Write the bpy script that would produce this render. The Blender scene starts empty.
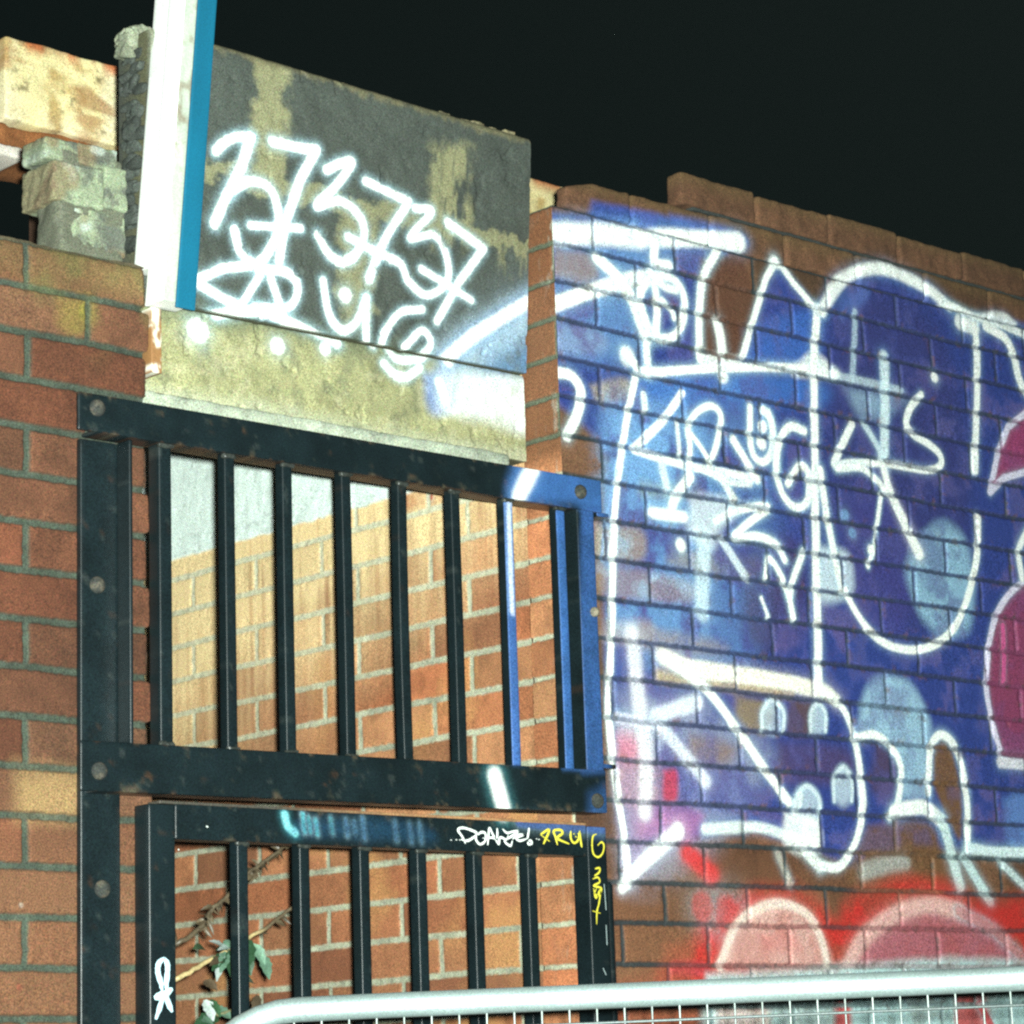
import bpy, math
import numpy as np
from mathutils import Matrix, Vector, noise as mnoise

rng = np.random.default_rng(7)
SC = bpy.context.scene
COL = SC.collection
Z0 = 1.69                                   # height of a brick bed joint above the ground

# ------------------------------------------------------------------ camera
CAM = np.array([-2.16960796, -3.44782542, -0.1904774 + Z0])
YAW, PITCH, ROLL, FPX = 0.74474085, 0.20989844, -0.03485979, 2678.43828


def cam_axes():
    f = np.array([math.sin(YAW) * math.cos(PITCH), math.cos(YAW) * math.cos(PITCH), math.sin(PITCH)])
    r = np.array([math.cos(YAW), -math.sin(YAW), 0.0])
    u = np.cross(r, f)
    c, s = math.cos(ROLL), math.sin(ROLL)
    return f, c * r + s * u, -s * r + c * u


FW, RT, UP = cam_axes()


def ray(px, py):
    return FW * FPX + RT * (px - 512) - UP * (py - 512)


def P(px, py, y=0.0):                       # measured point of the photograph on the plane y
    d = ray(px, py)
    return CAM + d * ((y - CAM[1]) / d[1])


def PX(px, py, x):                          # the same on a plane x
    d = ray(px, py)
    return CAM + d * ((x - CAM[0]) / d[0])


cam = bpy.data.cameras.new('camera')
cam.sensor_width = 36
cam.lens = FPX / 1024 * 36
cam.clip_end = 500
cam.clip_start = 0.05
co = bpy.data.objects.new('camera', cam)
COL.objects.link(co)
m = Matrix.Identity(4)
for i in range(3):
    m[i][0], m[i][1], m[i][2], m[i][3] = RT[i], UP[i], -FW[i], CAM[i]
co.matrix_world = m
SC.camera = co


# ------------------------------------------------------------------ noise
def _hash(ix, iy, seed):
    h = (ix.astype(np.int64) * 374761393 + iy.astype(np.int64) * 668265263 + seed * 974634777) & 0xffffffff
    h = ((h ^ (h >> 13)) * 1274126177) & 0xffffffff
    h = h ^ (h >> 16)
    return (h & 0xffffff) / float(0xffffff)


def vn(u, v, scale, seed=0):                # value noise 0..1
    x, y = u * scale, v * scale
    ix, iy = np.floor(x), np.floor(y)
    fx, fy = x - ix, y - iy
    fx = fx * fx * (3 - 2 * fx)
    fy = fy * fy * (3 - 2 * fy)
    a = _hash(ix, iy, seed); b = _hash(ix + 1, iy, seed)
    c = _hash(ix, iy + 1, seed); d = _hash(ix + 1, iy + 1, seed)
    return (a * (1 - fx) + b * fx) * (1 - fy) + (c * (1 - fx) + d * fx) * fy


def fbm(u, v, scale, seed=0, octs=4, gain=.5):
    t = np.zeros_like(u); a = 1.0; n = 0.0
    for o in range(octs):
        t += a * vn(u, v, scale * 2 ** o, seed + 17 * o); n += a; a *= gain
    return t / n


def ss(a, b, x):
    t = np.clip((x - a) / (b - a), 0, 1)
    return t * t * (3 - 2 * t)


def mix(c, d, a):
    return c + (np.asarray(d) - c) * a[:, None]


def lin(r, g, b, k=1.0):
    o = []
    for v in (r, g, b):
        v = v / 255
        v = v / 12.92 if v <= .04045 else ((v + .055) / 1.055) ** 2.4
        o.append(min(v * k, .88))
    return np.array(o)


# ------------------------------------------------------------------ paint
def smooth(pts, n=8):
    p = np.asarray(pts, float)
    if len(p) < 3:
        return p
    q = np.vstack([2 * p[0] - p[1], p, 2 * p[-1] - p[-2]])
    out = []
    for i in range(1, len(q) - 2):
        for t in np.linspace(0, 1, n, endpoint=False):
            a, b, c, d = q[i - 1], q[i], q[i + 1], q[i + 2]
            out.append(.5 * ((2 * b) + (c - a) * t + (2 * a - 5 * b + 4 * c - d) * t * t + (3 * b - a - 3 * c + d) * t ** 3))
    out.append(p[-1])
    return np.array(out)


class Canvas:
    """Spray paint on a surface, in the surface's own metres (u along, z up)."""

    def __init__(s, u, z, col, mortar, to_uz):
        s.u, s.z, s.c, s.m, s.to = u, z, col, mortar, to_uz
        s.cov = np.zeros(len(u))
        s.grain = fbm(u, z, 260, 91, 2)
        s.cloud = fbm(u, z, 18, 33, 4)

    def _put(s, idx, a, col, mort=.55):
        a = np.clip(a, 0, 1) * (1 - mort * s.m[idx])
        s.c[idx] = s.c[idx] + (np.asarray(col) - s.c[idx]) * a[:, None]
        s.cov[idx] = np.maximum(s.cov[idx], a)

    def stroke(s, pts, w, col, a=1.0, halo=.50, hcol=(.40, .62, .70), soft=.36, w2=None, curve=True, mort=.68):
        p = smooth(pts) if curve else np.asarray(pts, float)
        q = np.array([s.to(*t) for t in p])
        n = len(q)
        mid = q[n // 2]
        scale = s.scale(mid)
        r1 = w * scale / 2
        r2 = (w2 if w2 is not None else w) * scale / 2
        ext = max(r1, r2) * 4
        lo, hi = q.min(0) - ext, q.max(0) + ext
        idx = np.nonzero((s.u > lo[0]) & (s.u < hi[0]) & (s.z > lo[1]) & (s.z < hi[1]))[0]
        if not len(idx):
            return
        U, Z = s.u[idx], s.z[idx]
        best = np.full(len(idx), 1e9)                     # distance / local radius
        for i in range(n - 1):
            a0, b0 = q[i], q[i + 1]
            d = b0 - a0
            L = d @ d + 1e-12
            t = np.clip(((U - a0[0]) * d[0] + (Z - a0[1]) * d[1]) / L, 0, 1)
            dist = np.hypot(U - a0[0] - t * d[0], Z - a0[1] - t * d[1])
            rr = r1 + (r2 - r1) * (i + t) / (n - 1)
            best = np.minimum(best, dist / rr)
        g = s.grain[idx]
        best = best + (g - .5) * .14 + (s.cloud[idx] - .5) * .42
        if halo:  # overspray edge, widened to paint in the bloom around bright strokes
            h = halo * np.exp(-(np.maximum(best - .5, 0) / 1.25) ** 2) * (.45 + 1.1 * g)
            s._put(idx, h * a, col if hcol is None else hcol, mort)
        s._put(idx, a * ss(1 + soft, 1 - soft, best) * (.80 + .16 * g + .22 * s.cloud[idx]), col, mort)

    def scale(s, mid):
        return 1.24 / 545.0

    def poly(s, pts, col, a=1.0, soft=12, patch=.0, mort=.88, curve=True):
        p = np.asarray(pts, float)
        if curve:
            p = smooth(np.vstack([p, p[:1]]), 5)[:-1]
        q = np.array([s.to(*t) for t in p])
        sw = soft * s.scale(q[0])
        lo, hi = q.min(0) - sw * 2, q.max(0) + sw * 2
        idx = np.nonzero((s.u > lo[0]) & (s.u < hi[0]) & (s.z > lo[1]) & (s.z < hi[1]))[0]
        if not len(idx):
            return
        U, Z = s.u[idx], s.z[idx]
        ins = np.zeros(len(idx), bool)
        best = np.full(len(idx), 1e9)
        n = len(q)
        for i in range(n):
            a0, b0 = q[i], q[(i + 1) % n]
            d = b0 - a0
            L = d @ d + 1e-12
            t = np.clip(((U - a0[0]) * d[0] + (Z - a0[1]) * d[1]) / L, 0, 1)
            best = np.minimum(best, np.hypot(U - a0[0] - t * d[0], Z - a0[1] - t * d[1]))
            cr = (a0[1] > Z) != (b0[1] > Z)
            xx = a0[0] + (Z - a0[1]) / ((b0[1] - a0[1]) if abs(b0[1] - a0[1]) > 1e-12 else 1e-12) * d[0]
            ins ^= cr & (U < xx)
        sd = np.where(ins, best, -best) + (s.cloud[idx] - .5) * sw * .9
        al = ss(-sw, sw, sd)
        k = np.ones(len(idx))
        if patch:
            k = 1 - patch * ss(.42, .66, s.cloud[idx]) - patch * .5 * (s.grain[idx] - .5)
        s._put(idx, a * al * k, col, mort)

    def dot(s, p, r, col, a=1.0, halo=.3):
        s.stroke([p, (p[0] + .4, p[1] + .4)], r * 2, col, a, halo, curve=False)


# ------------------------------------------------------------------ materials
MATS = {}


def vmat(name, rough=.85, paint_rough=.5, speck=.45, speck_scale=420, bump=.25, spec=.3, metal=0.0):
    """Material reading the surface's own paint and body colour, with fine sandy grain."""
    mt = bpy.data.materials.new(name)
    mt.use_nodes = True
    nt = mt.node_tree
    N, L = nt.nodes, nt.links
    b = N['Principled BSDF']
    at = N.new('ShaderNodeVertexColor'); at.layer_name = 'Col'
    tc = N.new('ShaderNodeTexCoord')
    n1 = N.new('ShaderNodeTexNoise'); n1.inputs['Scale'].default_value = speck_scale
    n1.inputs['Detail'].default_value = 3; n1.inputs['Roughness'].default_value = .7
    L.new(tc.outputs['Object'], n1.inputs['Vector'])
    mr = N.new('ShaderNodeMapRange')
    mr.inputs['From Min'].default_value = .33; mr.inputs['From Max'].default_value = .67
    mr.inputs['To Min'].default_value = 1 - speck; mr.inputs['To Max'].default_value = 1 + speck
    L.new(n1.outputs['Fac'], mr.inputs['Value'])
    vm = N.new('ShaderNodeVectorMath'); vm.operation = 'SCALE'
    L.new(at.outputs['Color'], vm.inputs[0]); L.new(mr.outputs['Result'], vm.inputs['Scale'])
    # a little coloured sand
    n3 = N.new('ShaderNodeTexNoise'); n3.inputs['Scale'].default_value = speck_scale * 1.3
    n3.inputs['Detail'].default_value = 1
    L.new(tc.outputs['Object'], n3.inputs['Vector'])
    sub = N.new('ShaderNodeVectorMath'); sub.operation = 'SUBTRACT'; sub.inputs[1].default_value = (.5, .5, .5)
    L.new(n3.outputs['Color'], sub.inputs[0])
    sc = N.new('ShaderNodeVectorMath'); sc.operation = 'MULTIPLY_ADD'
    sc.inputs[1].default_value = (speck * 1.2,) * 3; sc.inputs[2].default_value = (1, 1, 1)
    L.new(sub.outputs[0], sc.inputs[0])
    mu = N.new('ShaderNodeVectorMath'); mu.operation = 'MULTIPLY'
    L.new(vm.outputs[0], mu.inputs[0]); L.new(sc.outputs[0], mu.inputs[1])
    L.new(mu.outputs[0], b.inputs['Base Color'])
    r = N.new('ShaderNodeMapRange')
    r.inputs['To Min'].default_value = rough; r.inputs['To Max'].default_value = paint_rough
    L.new(at.outputs['Alpha'], r.inputs['Value']); L.new(r.outputs['Result'], b.inputs['Roughness'])
    b.inputs['Specular IOR Level'].default_value = spec
    b.inputs['Metallic'].default_value = metal
    bp = N.new('ShaderNodeBump'); bp.inputs['Strength'].default_value = bump; bp.inputs['Distance'].default_value = .002
    L.new(n1.outputs['Fac'], bp.inputs['Height']); L.new(bp.outputs['Normal'], b.inputs['Normal'])
    MATS[name] = mt
    return mt


M_BRICK = vmat('brick', .9, .55, .68, 460, .35)
M_CONC = vmat('concrete', .92, .5, .62, 440, .3)
M_STEEL = vmat('black_steel_paint', .36, .42, .55, 460, .12, .5)
M_WOOD = vmat('painted_timber', .6, .5, .2, 420, .1, .4)
M_LEAF = vmat('leaf', .45, .45, .3, 300, .2, .5)
M_GALV = vmat('galvanised_steel', .50, .4, .25, 420, .15, .5, .65)
M_TAG = vmat('marker_paint', .5, .5, .2, 500, .0, .4)
M_GROUND = vmat('ground_concrete', .95, .9, .4, 60, .4)


# ------------------------------------------------------------------ mesh building
def build(name, verts, quads, col, mat, parent=None, cov=None, smooth_=False):
    me = bpy.data.meshes.new(name)
    verts = np.ascontiguousarray(verts, np.float32)
    quads = np.ascontiguousarray(quads, np.int32)
    nv, nf = len(verts), len(quads)
    k = quads.shape[1]
    me.vertices.add(nv); me.vertices.foreach_set('co', verts.ravel())
    me.loops.add(nf * k); me.loops.foreach_set('vertex_index', quads.ravel())
    me.polygons.add(nf)
    me.polygons.foreach_set('loop_start', np.arange(nf, dtype=np.int32) * k)
    if smooth_:
        me.polygons.foreach_set('use_smooth', np.ones(nf, bool))
    me.update(calc_edges=True)
    at = me.color_attributes.new('Col', 'FLOAT_COLOR', 'POINT')
    rgba = np.ones((nv, 4), np.float32)
    rgba[:, :3] = np.clip(col, 0, .9)
    rgba[:, 3] = 0 if cov is None else cov
    at.data.foreach_set('color', rgba.ravel())
    me.validate()
    me.materials.append(mat)
    o = bpy.data.objects.new(name, me)
    COL.objects.link(o)
    if parent:
        o.parent = parent
    return o


class MB:
    def __init__(s):
        s.v, s.f, s.c, s.a, s.n = [], [], [], [], 0

    def add(s, v, f, c, a=None):
        v = np.asarray(v, float); c = np.asarray(c, float)
        if c.ndim == 1:
            c = np.tile(c, (len(v), 1))
        s.v.append(v); s.f.append(np.asarray(f) + s.n); s.c.append(c)
        s.a.append(np.zeros(len(v)) if a is None else a); s.n += len(v)

    def out(s, name, mat, parent=None, smooth_=False):
        return build(name, np.vstack(s.v), np.vstack(s.f), np.vstack(s.c), mat, parent, np.concatenate(s.a), smooth_)


def grid_faces(nu, nv, flip=False):
    i, j = np.meshgrid(np.arange(nu - 1), np.arange(nv - 1), indexing='ij')
    a = (i * nv + j).ravel()
    q = np.stack([a, a + nv, a + nv + 1, a + 1], 1)
    return q[:, ::-1] if flip else q


def axis_pts(a, b, step, r):
    L = b - a
    r = min(r, L * .49)
    n = max(1, int(math.ceil((L - 2 * r) / step)))
    inner = np.linspace(a + r, b - r, n + 1)
    return np.concatenate([[a, a + .3 * r], inner, [b - .3 * r, b]])


def gridbox(lo, hi, step=.02, r=.002):
    """Box with rounded edges whose faces are fine grids."""
    lo = np.asarray(lo, float); hi = np.asarray(hi, float)
    st = (step,) * 3 if np.isscalar(step) else step
    ax = [axis_pts(lo[i], hi[i], st[i], r) for i in range(3)]
    V, F, n = [], [], 0
    for d in range(3):
        a, b = [(1, 2), (2, 0), (0, 1)][d]
        A, B = np.meshgrid(ax[a], ax[b], indexing='ij')
        for side in (0, 1):
            p = np.zeros((A.size, 3))
            p[:, a] = A.ravel(); p[:, b] = B.ravel(); p[:, d] = hi[d] if side else lo[d]
            F.append(grid_faces(len(ax[a]), len(ax[b]), flip=not side) + n); V.append(p); n += len(p)
    V = np.vstack(V); F = np.vstack(F)
    rr = min(r, (hi - lo).min() * .49)
    c = np.clip(V, lo + rr, hi - rr)
    d = V - c
    l = np.linalg.norm(d, axis=1)
    l[l == 0] = 1
    V = c + d / l[:, None] * rr
    return V, F


def n3(v, scale, seed):
    return fbm(v[:, 0] + v[:, 1] * .83 + seed, v[:, 2] + v[:, 1] * .61, scale, seed, 4) - .5


def rough_box(lo, hi, step=.008, r=.01, amp=.006, seed=0, scale=25):
    V, F = gridbox(lo, hi, step, r)
    c = (np.asarray(lo) + np.asarray(hi)) / 2
    n = np.stack([n3(V, scale, seed), n3(V, scale, seed + 5), n3(V, scale, seed + 9)], 1)
    d = V - c
    s = np.sign(d) * (np.abs(d) > (np.asarray(hi) - np.asarray(lo)) / 2 - r * 1.01)
    return V + n * amp * 2 + s * 0, F


def empty(name, loc):
    o = bpy.data.objects.new(name, None)
    o.empty_display_size = .1
    o.location = loc
    COL.objects.link(o)
    return o


def tag(o, label=None, cat=None, group=None, kind=None):
    if label: o['label'] = label
    if cat: o['category'] = cat
    if group: o['group'] = group
    if kind: o['kind'] = kind
    return o


def part(o, parent):
    """Parent a mesh built in world coordinates."""
    o.parent = parent
    loc = parent.matrix_basis.translation
    top = parent
    tot = Vector(loc)
    while top.parent:
        top = top.parent
        tot += top.matrix_basis.translation
    o.location = -tot
    return o


# ------------------------------------------------------------------ brickwork
def bricks(u, z, u0, z0, B, h, seed, mort=.0055, jit=.0018):
    uu = u + (vn(u, z, 14, seed + 3) - .5) * 2 * jit + (vn(u, z, 120, seed + 4) - .5) * .0022
    zz = z + (vn(u, z, 9, seed + 5) - .5) * 2 * jit + (vn(u, z, 130, seed + 6) - .5) * .0022
    row = np.floor((zz - z0) / h)
    par = np.mod(row, 2)
    cu = (uu - u0) / B + .5 * par
    colm = np.floor(cu)
    fu = (cu - colm) * B
    fz = (zz - z0) - row * h
    d = np.minimum(np.minimum(fu, B - fu), np.minimum(fz, h - fz))
    mk = ss(mort + .0022, mort - .0012, d)
    rnd = [_hash(colm, row, seed + k) for k in range(6)]
    return row, colm, fu, fz, d, mk, rnd


def wall_height(u, z, B, h, fu, fz, d, mk, rnd, seed, recess=.007, old=1.0):
    """Depth behind the nominal face, in metres."""
    tilt = ((rnd[0] - .5) * (fu / B - .5) + (rnd[1] - .5) * (fz / h - .5)) * .003 + (rnd[2] - .5) * .003
    edge = .0018 * np.exp(-(np.maximum(d - .0055, 0) / .0035))
    chip = ss(.70, .82, fbm(u, z, 34, seed + 40, 3)) * np.exp(-(np.maximum(d - .005, 0) / .012)) * .004 * old
    fine = (fbm(u, z, 150, seed + 50, 3) - .5) * .0014
    br = tilt + edge + chip + fine
    mo = recess + (fbm(u, z, 60, seed + 60, 3) - .5) * .006
    return br * (1 - mk) + mo * mk


def brick_colours(u, z, rnd, mk, base, mortar, seed, var=.35):
    base = np.asarray(base, float)
    k = 1 + (rnd[3] - .5) * var * 2
    c = base[None, :] * k[:, None]
    hue = (rnd[4] - .5)[:, None]
    c = c * (1 + hue * np.array([.10, -.22, -.30]))
    c = c * (.72 + .56 * fbm(u, z, 30, seed + 70, 4))[:, None]
    dark = ss(.60, .75, fbm(u, z, 12, seed + 71, 4))
    c = c * (1 - .25 * dark)[:, None]
    mc = np.asarray(mortar)[None, :] * (.55 + .9 * fbm(u, z, 22, seed + 72, 4))[:, None]
    return c * (1 - mk)[:, None] + mc * mk[:, None]


def spans(*segs):
    out = []
    for a, b, st in segs:
        n = max(1, int(round((b - a) / st)))
        out.append(np.linspace(a, b, n, endpoint=False))
    out.append([segs[-1][1]])
    return np.concatenate(out)


# =================================================================== LEFT WALL
XL = .225                                    # its end, at the gate
ZL = 1.125 + Z0                              # its top
CB = .075


def left_wall():
    s = spans((-2.6, -.10, .02), (-.10, XL, .0021), (XL, XL + .03, .0021), (XL + .03, XL + .215, .006))
    z = spans((0, 1.60, .02), (1.60, ZL, .0021))
    S, Zg = [a.ravel() for a in np.meshgrid(s, z, indexing='ij')]
    row, cm, fu, fz, d, mk, rnd = bricks(S, Zg, 0.0, Z0, .225, CB, 11, .0052)
    h = wall_height(S, Zg, .225, CB, fu, fz, d, mk, rnd, 11, .0065)
    h = h + .006 * np.exp(-(ZL - Zg) / .012)
    front = S <= XL
    x = np.where(front, S - h * np.clip(1 - (XL - S) / .012, 0, 1), XL - h)
    y = np.where(front, h, (S - XL) + h * np.clip(1 - (S - XL) / .012, 0, 1))
    c = brick_colours(S, Zg, rnd, mk, (.104, .041, .021), (.040, .052, .038), 11, .30)
    # browner, mossier top course
    t = ss(ZL - .09, ZL - .04, Zg) * (1 - mk)
    c = mix(c, (.125, .075, .032), t * .75)
    up = ss(Z0 + .35, Z0 + .05, Zg) * (1 - mk)
    c = mix(c, (.165, .078, .038), up * .55)
    moss = ss(.45, .7, fbm(S, Zg, 16, 5, 4)) * ss(ZL - .22, ZL, Zg)
    c = mix(c, (.10, .11, .035), moss * .5)
    cv = Canvas(S, Zg, c, mk, lambda a, b: (lambda q: (q[0], q[2]))(P(a, b)))
    # yellow-green spot of old paint, pale brick, small red spot
    cv.poly([(62, 300), (88, 298), (92, 318), (76, 332), (60, 322)], (.20, .20, .03), .65, 9, .5)
    cv.poly([(16, 764), (84, 770), (84, 824), (16, 820)], (.27, .175, .075), .75, 9, .3, curve=False)
    cv.poly([(84, 262), (128, 268), (146, 290), (110, 292)], (.19, .13, .05), .5, 14, .5)
    cv.dot((19, 987), 2.0, (.22, .05, .03), .5, 0)
    cv.dot((21, 905), 1.5, (.3, .25, .2), .6, 0)
    mb = MB()
    mb.add(np.stack([x, y, Zg], 1), grid_faces(len(s), len(z)), c, cv.cov * .3)
    # top and back
    zt = ZL - .004
    tx = spans((-2.6, XL - .004, .012)); ty = spans((.002, .213, .012))
    A, Bq = [a.ravel() for a in np.meshgrid(tx, ty, indexing='ij')]
    mb.add(np.stack([A, Bq, zt + (fbm(A, Bq, 30, 3) - .5) * .012], 1), grid_faces(len(tx), len(ty)),
           np.array([.12, .10, .06])[None, :] * (.5 + fbm(A, Bq, 25, 8))[:, None])
    bx = np.array([[-2.6, .215, 0], [XL, .215, 0], [XL, .215, zt], [-2.6, .215, zt]])
    mb.add(bx, [[1, 0, 3, 2]], (.18, .06, .03))
    return mb.out('brick_wall', M_BRICK)


lw = left_wall()
tag(lw, 'bare red brick wall left of the gate, a broken mossy stub on top', 'brick wall')


def stub():
    mb = MB()
    g = np.array([.20, .235, .155])
    blocks = [  # front corners measured in the photograph
        ((74, 206), (128, 256), .10, 4), ((66, 212), (80, 256), .095, 9),
        ((54, 161), (106, 208), .11, 21), ((104, 166), (127, 212), .09, 27),
        ((48, 135), (84, 162), .09, 33), ((80, 143), (119, 170), .10, 39)]
    for (a, b, dep, sd) in blocks:
        p, q = P(a[0], a[1], .012), P(b[0], b[1], .012)
        zt = (P((a[0] + b[0]) / 2, a[1] + .13 * (b[0] - a[0]) / 2, .012)[2])
        zb = max(ZL - .012, P((a[0] + b[0]) / 2, b[1] - .13 * (b[0] - a[0]) / 2, .012)[2])
        V, F = rough_box((p[0], .010 + .012 * rng.random(), zb), (q[0], dep, zt), .004, .005, .0030, sd, 70)
        n = fbm(V[:, 0] * 1.0 + sd, V[:, 2] + V[:, 1], 26, sd, 4)
        c = np.tile(g * (.75 + .4 * rng.random()), (len(V), 1))
        c = mix(c, (.075, .08, .07), ss(.46, .66, n) * .85)
        c = mix(c, (.40, .46, .42), ss(.66, .8, fbm(V[:, 0] + 3, V[:, 2], 22, sd + 3, 3)) * .8)
        c = mix(c, (.16, .10, .045), ss(.58, .75, fbm(V[:, 0] + 9, V[:, 2], 17, sd + 2, 3)) * .6)
        mb.add(V, F, c)
    # mortar core that holds the blocks
    p, q = P(58, 150, .02), P(124, 256, .02)
    V, F = rough_box((p[0], .019, ZL - .01), (q[0], .088, P(75, 152, .03)[2]), .006, .008, .006, 55, 30)
    mb.add(V, F, np.array([.10, .105, .075]))
    return mb.out('broken_masonry_stub', M_CONC, None, True)


part(stub(), lw)

# =================================================================== RIGHT WALL
XR, ZR, CR = 1.137, .59895475 + Z0, .07396821
BR = CR * 3
XJ = 1.46239 + .004
ZRT = ZR + 11 * CR                            # bed under the two loose top courses

W = (.86, .90, .86)
BLUE = (.036, .080, .37)
LBLUE = (.20, .42, .70)


def paint_right(cv):
    st, po, dt = cv.stroke, cv.poly, cv.dot
    ub = 'x'
    # ---- fills
    main = [(552, 214), (591, 217), (594, 201), (668, 218), (674, 221), (745, 235), (748, 240), (716, 258), (702, 285), (699, 356), (745, 356), (755, 312),
            (776, 262), (816, 306), (840, 284), (880, 268), (930, 284), (958, 312), (1000, 318), (1060, 332), (1120, 360), (1135, 480), (1105, 600), (1130, 720), (1090, 850), (970, 850),
            (905, 842), (860, 868), (815, 850), (740, 822), (690, 842), (625, 872), (606, 700), (604, 520), (612, 462), (600, 440), (552, 400)]
    po(main, BLUE, .95, 6, .36, .80, curve=False)
    po(main, (.016, .020, .085), .55, 6, .97, .3, curve=False)
    # bare and thin places in the blue
    po([(556, 248), (594, 256), (594, 280), (556, 276)], (.36, .24, .10), .75, 6, .3)
    po([(556, 322), (600, 330), (604, 352), (556, 352)], (.26, .24, .30), .55, 8, .5)
    po([(556, 292), (640, 300), (640, 360), (560, 356)], LBLUE, .38, 14, .8)
    po([(590, 385), (625, 378), (632, 396), (600, 404)], (.34, .26, .14), .8, 5, .5)
    po([(596, 525), (640, 530), (640, 560), (598, 556)], (.38, .28, .15), .95, 6, .4)
    po([(598, 565), (690, 580), (690, 602), (600, 592)], (.36, .27, .20), .9, 6, .5)
    po([(606, 620), (650, 622), (652, 640), (606, 640)], (.38, .30, .24), .9, 6, .4)
    po([(606, 400), (700, 420), (690, 500), (606, 510)], (.16, .32, .58), .6, 16, .8)
    po([(600, 395), (760, 385), (775, 560), (740, 660), (610, 640)], LBLUE, .50, 26, .9)
    po([(560, 215), (745, 235), (700, 262), (640, 300), (556, 300)], LBLUE, .35, 14, .8)
    po([(640, 372), (815, 380), (812, 410), (650, 400)], (.05, .17, .52), .6, 8, .4)
    po([(740, 330), (815, 310), (815, 366), (745, 366)], (.05, .15, .50), .6, 8, .4)
    po([(640, 625), (720, 640), (720, 655), (640, 650)], (.28, .20, .16), .55, 6, .8)
    po([(670, 548), (760, 560), (745, 578), (672, 566)], (.28, .20, .12), .55, 6, .7)
    po([(640, 480), (700, 490), (680, 500), (640, 496)], (.24, .25, .14), .5, 6, .6)
    po([(835, 300), (880, 285), (935, 320), (965, 420), (970, 560), (930, 630), (870, 610), (835, 540), (826, 420)], (.034, .036, .135), .74, 22, .5)
    po([(700, 395), (800, 415), (805, 590), (770, 640), (715, 640), (720, 500)], (.035, .05, .22), .50, 22, .5)
    po([(745, 540), (800, 545), (800, 640), (745, 640)], (.06, .03, .06), .55, 12, .7)
    po([(850, 500), (910, 510), (905, 640), (850, 590)], (.055, .05, .22), .5, 14, .4)
    po([(778, 742), (846, 748), (850, 782), (780, 782)], (.075, .045, .10), .65, 8, .6)
    po([(876, 740), (898, 760), (898, 790), (872, 790)], (.09, .045, .04), .6, 8, .5)
    po([(790, 700), (815, 704), (812, 735), (788, 733)], (.10, .055, .04), .8, 5, .3)
    # left lower lavender and pink haze
    po([(614, 690), (700, 700), (770, 745), (760, 790), (700, 860), (624, 880)], (.30, .33, .44), .62, 18, .8)
    po([(614, 725), (645, 725), (645, 850), (622, 860)], (.55, .40, .48), .75, 8, .5)
    po([(616, 735), (636, 738), (640, 762), (618, 760)], (.55, .16, .24), .75, 8, .4)
    po([(618, 762), (660, 765), (675, 800), (620, 800)], (.52, .24, .22), .65, 8, .6)
    po([(640, 805), (700, 812), (690, 838), (642, 836)], (.50, .14, .34), .7, 9, .4)
    po([(668, 770), (740, 775), (745, 812), (690, 806)], (.08, .10, .34), .55, 10, .7)
    po([(690, 735), (735, 745), (725, 765), (690, 758)], (.22, .13, .08), .7, 8, .6)
    po([(735, 695), (772, 705), (765, 735), (738, 720)], (.26, .19, .09), .8, 5, .3)
    po([(664, 772), (676, 772), (676, 800), (664, 798)], (.45, .03, .06), .8, 4)
    # magenta bodies on the right
    po([(1060, 400), (1024, 410), (1008, 428), (998, 455), (991, 490), (1004, 480), (1024, 470), (1070, 466), (1092, 440), (1085, 412)], (.27, .045, .12), .95, 4, .2, .2, curve=False)
    po([(1060, 576), (1024, 584), (1006, 602), (994, 620), (988, 660), (988, 690), (993, 720), (1002, 758), (1060, 766), (1085, 720), (1094, 660), (1084, 606)], (.23, .045, .10), .95, 4, .2, .2, curve=False)
    st([(1003, 626), (1004, 650), (1003, 680)], 6, (.62, .08, .26), .8, .2)
    # light blue bodies
    po([(916, 540), (940, 522), (958, 530), (968, 546), (974, 584), (972, 625), (955, 636), (930, 628), (914, 602), (906, 570)], (.30, .52, .66), .72, 9, .55)
    po([(858, 728), (862, 698), (872, 682), (889, 675), (908, 681), (922, 700), (931, 727), (926, 757), (929, 792), (904, 796), (900, 765), (884, 738)], (.34, .54, .66), .80, 7, .45, .6)
    po([(816, 545), (846, 552), (853, 576), (848, 598), (816, 598)], (.62, .75, .80), .75, 6, .2)
    po([(845, 388), (905, 394), (882, 418), (858, 414)], (.36, .54, .66), .5, 9, .5)
    po([(840, 300), (868, 286), (866, 300), (842, 318)], (.10, .20, .55), .4, 6)
    po([(1004, 800), (1018, 793), (1040, 800), (1040, 850), (1010, 850)], (.14, .28, .58), .65, 8, .4)
    # fringe of brick that shows over the letters
    po([(702, 262), (722, 258), (742, 262), (752, 300), (742, 356), (712, 357), (704, 320)], (.105, .046, .028), .97, 3, .2, .0)
    po([(700, 260), (712, 262), (706, 290), (700, 300)], (.135, .055, .03), .6, 4)
    po([(945, 735), (955, 760), (962, 800), (960, 840), (946, 815), (934, 785), (934, 750)], (.15, .075, .03), .93, 4, .3, .0)
    po([(868, 826), (925, 822), (940, 850), (940, 905), (850, 885)], (.15, .075, .035), .92, 6, .35, .0)
    # ---- white outlines
    st([(717, 322), (720, 336), (722, 350)], 11, W, 1, .25)
    st([(556, 234), (598, 234), (640, 238)], 19, W, .95, .25, LBLUE, .5)
    st([(640, 237), (680, 238), (715, 239), (741, 241)], 17, W, 1, .25, LBLUE, .4)
    st([(717, 250), (703, 279), (699, 326), (700, 358)], 9, W)
    st([(655, 242), (655, 262), (669, 266)], 10, W)
    st([(553, 305), (598, 289), (629, 280), (648, 278)], 13, W, 1, .3)
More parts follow.
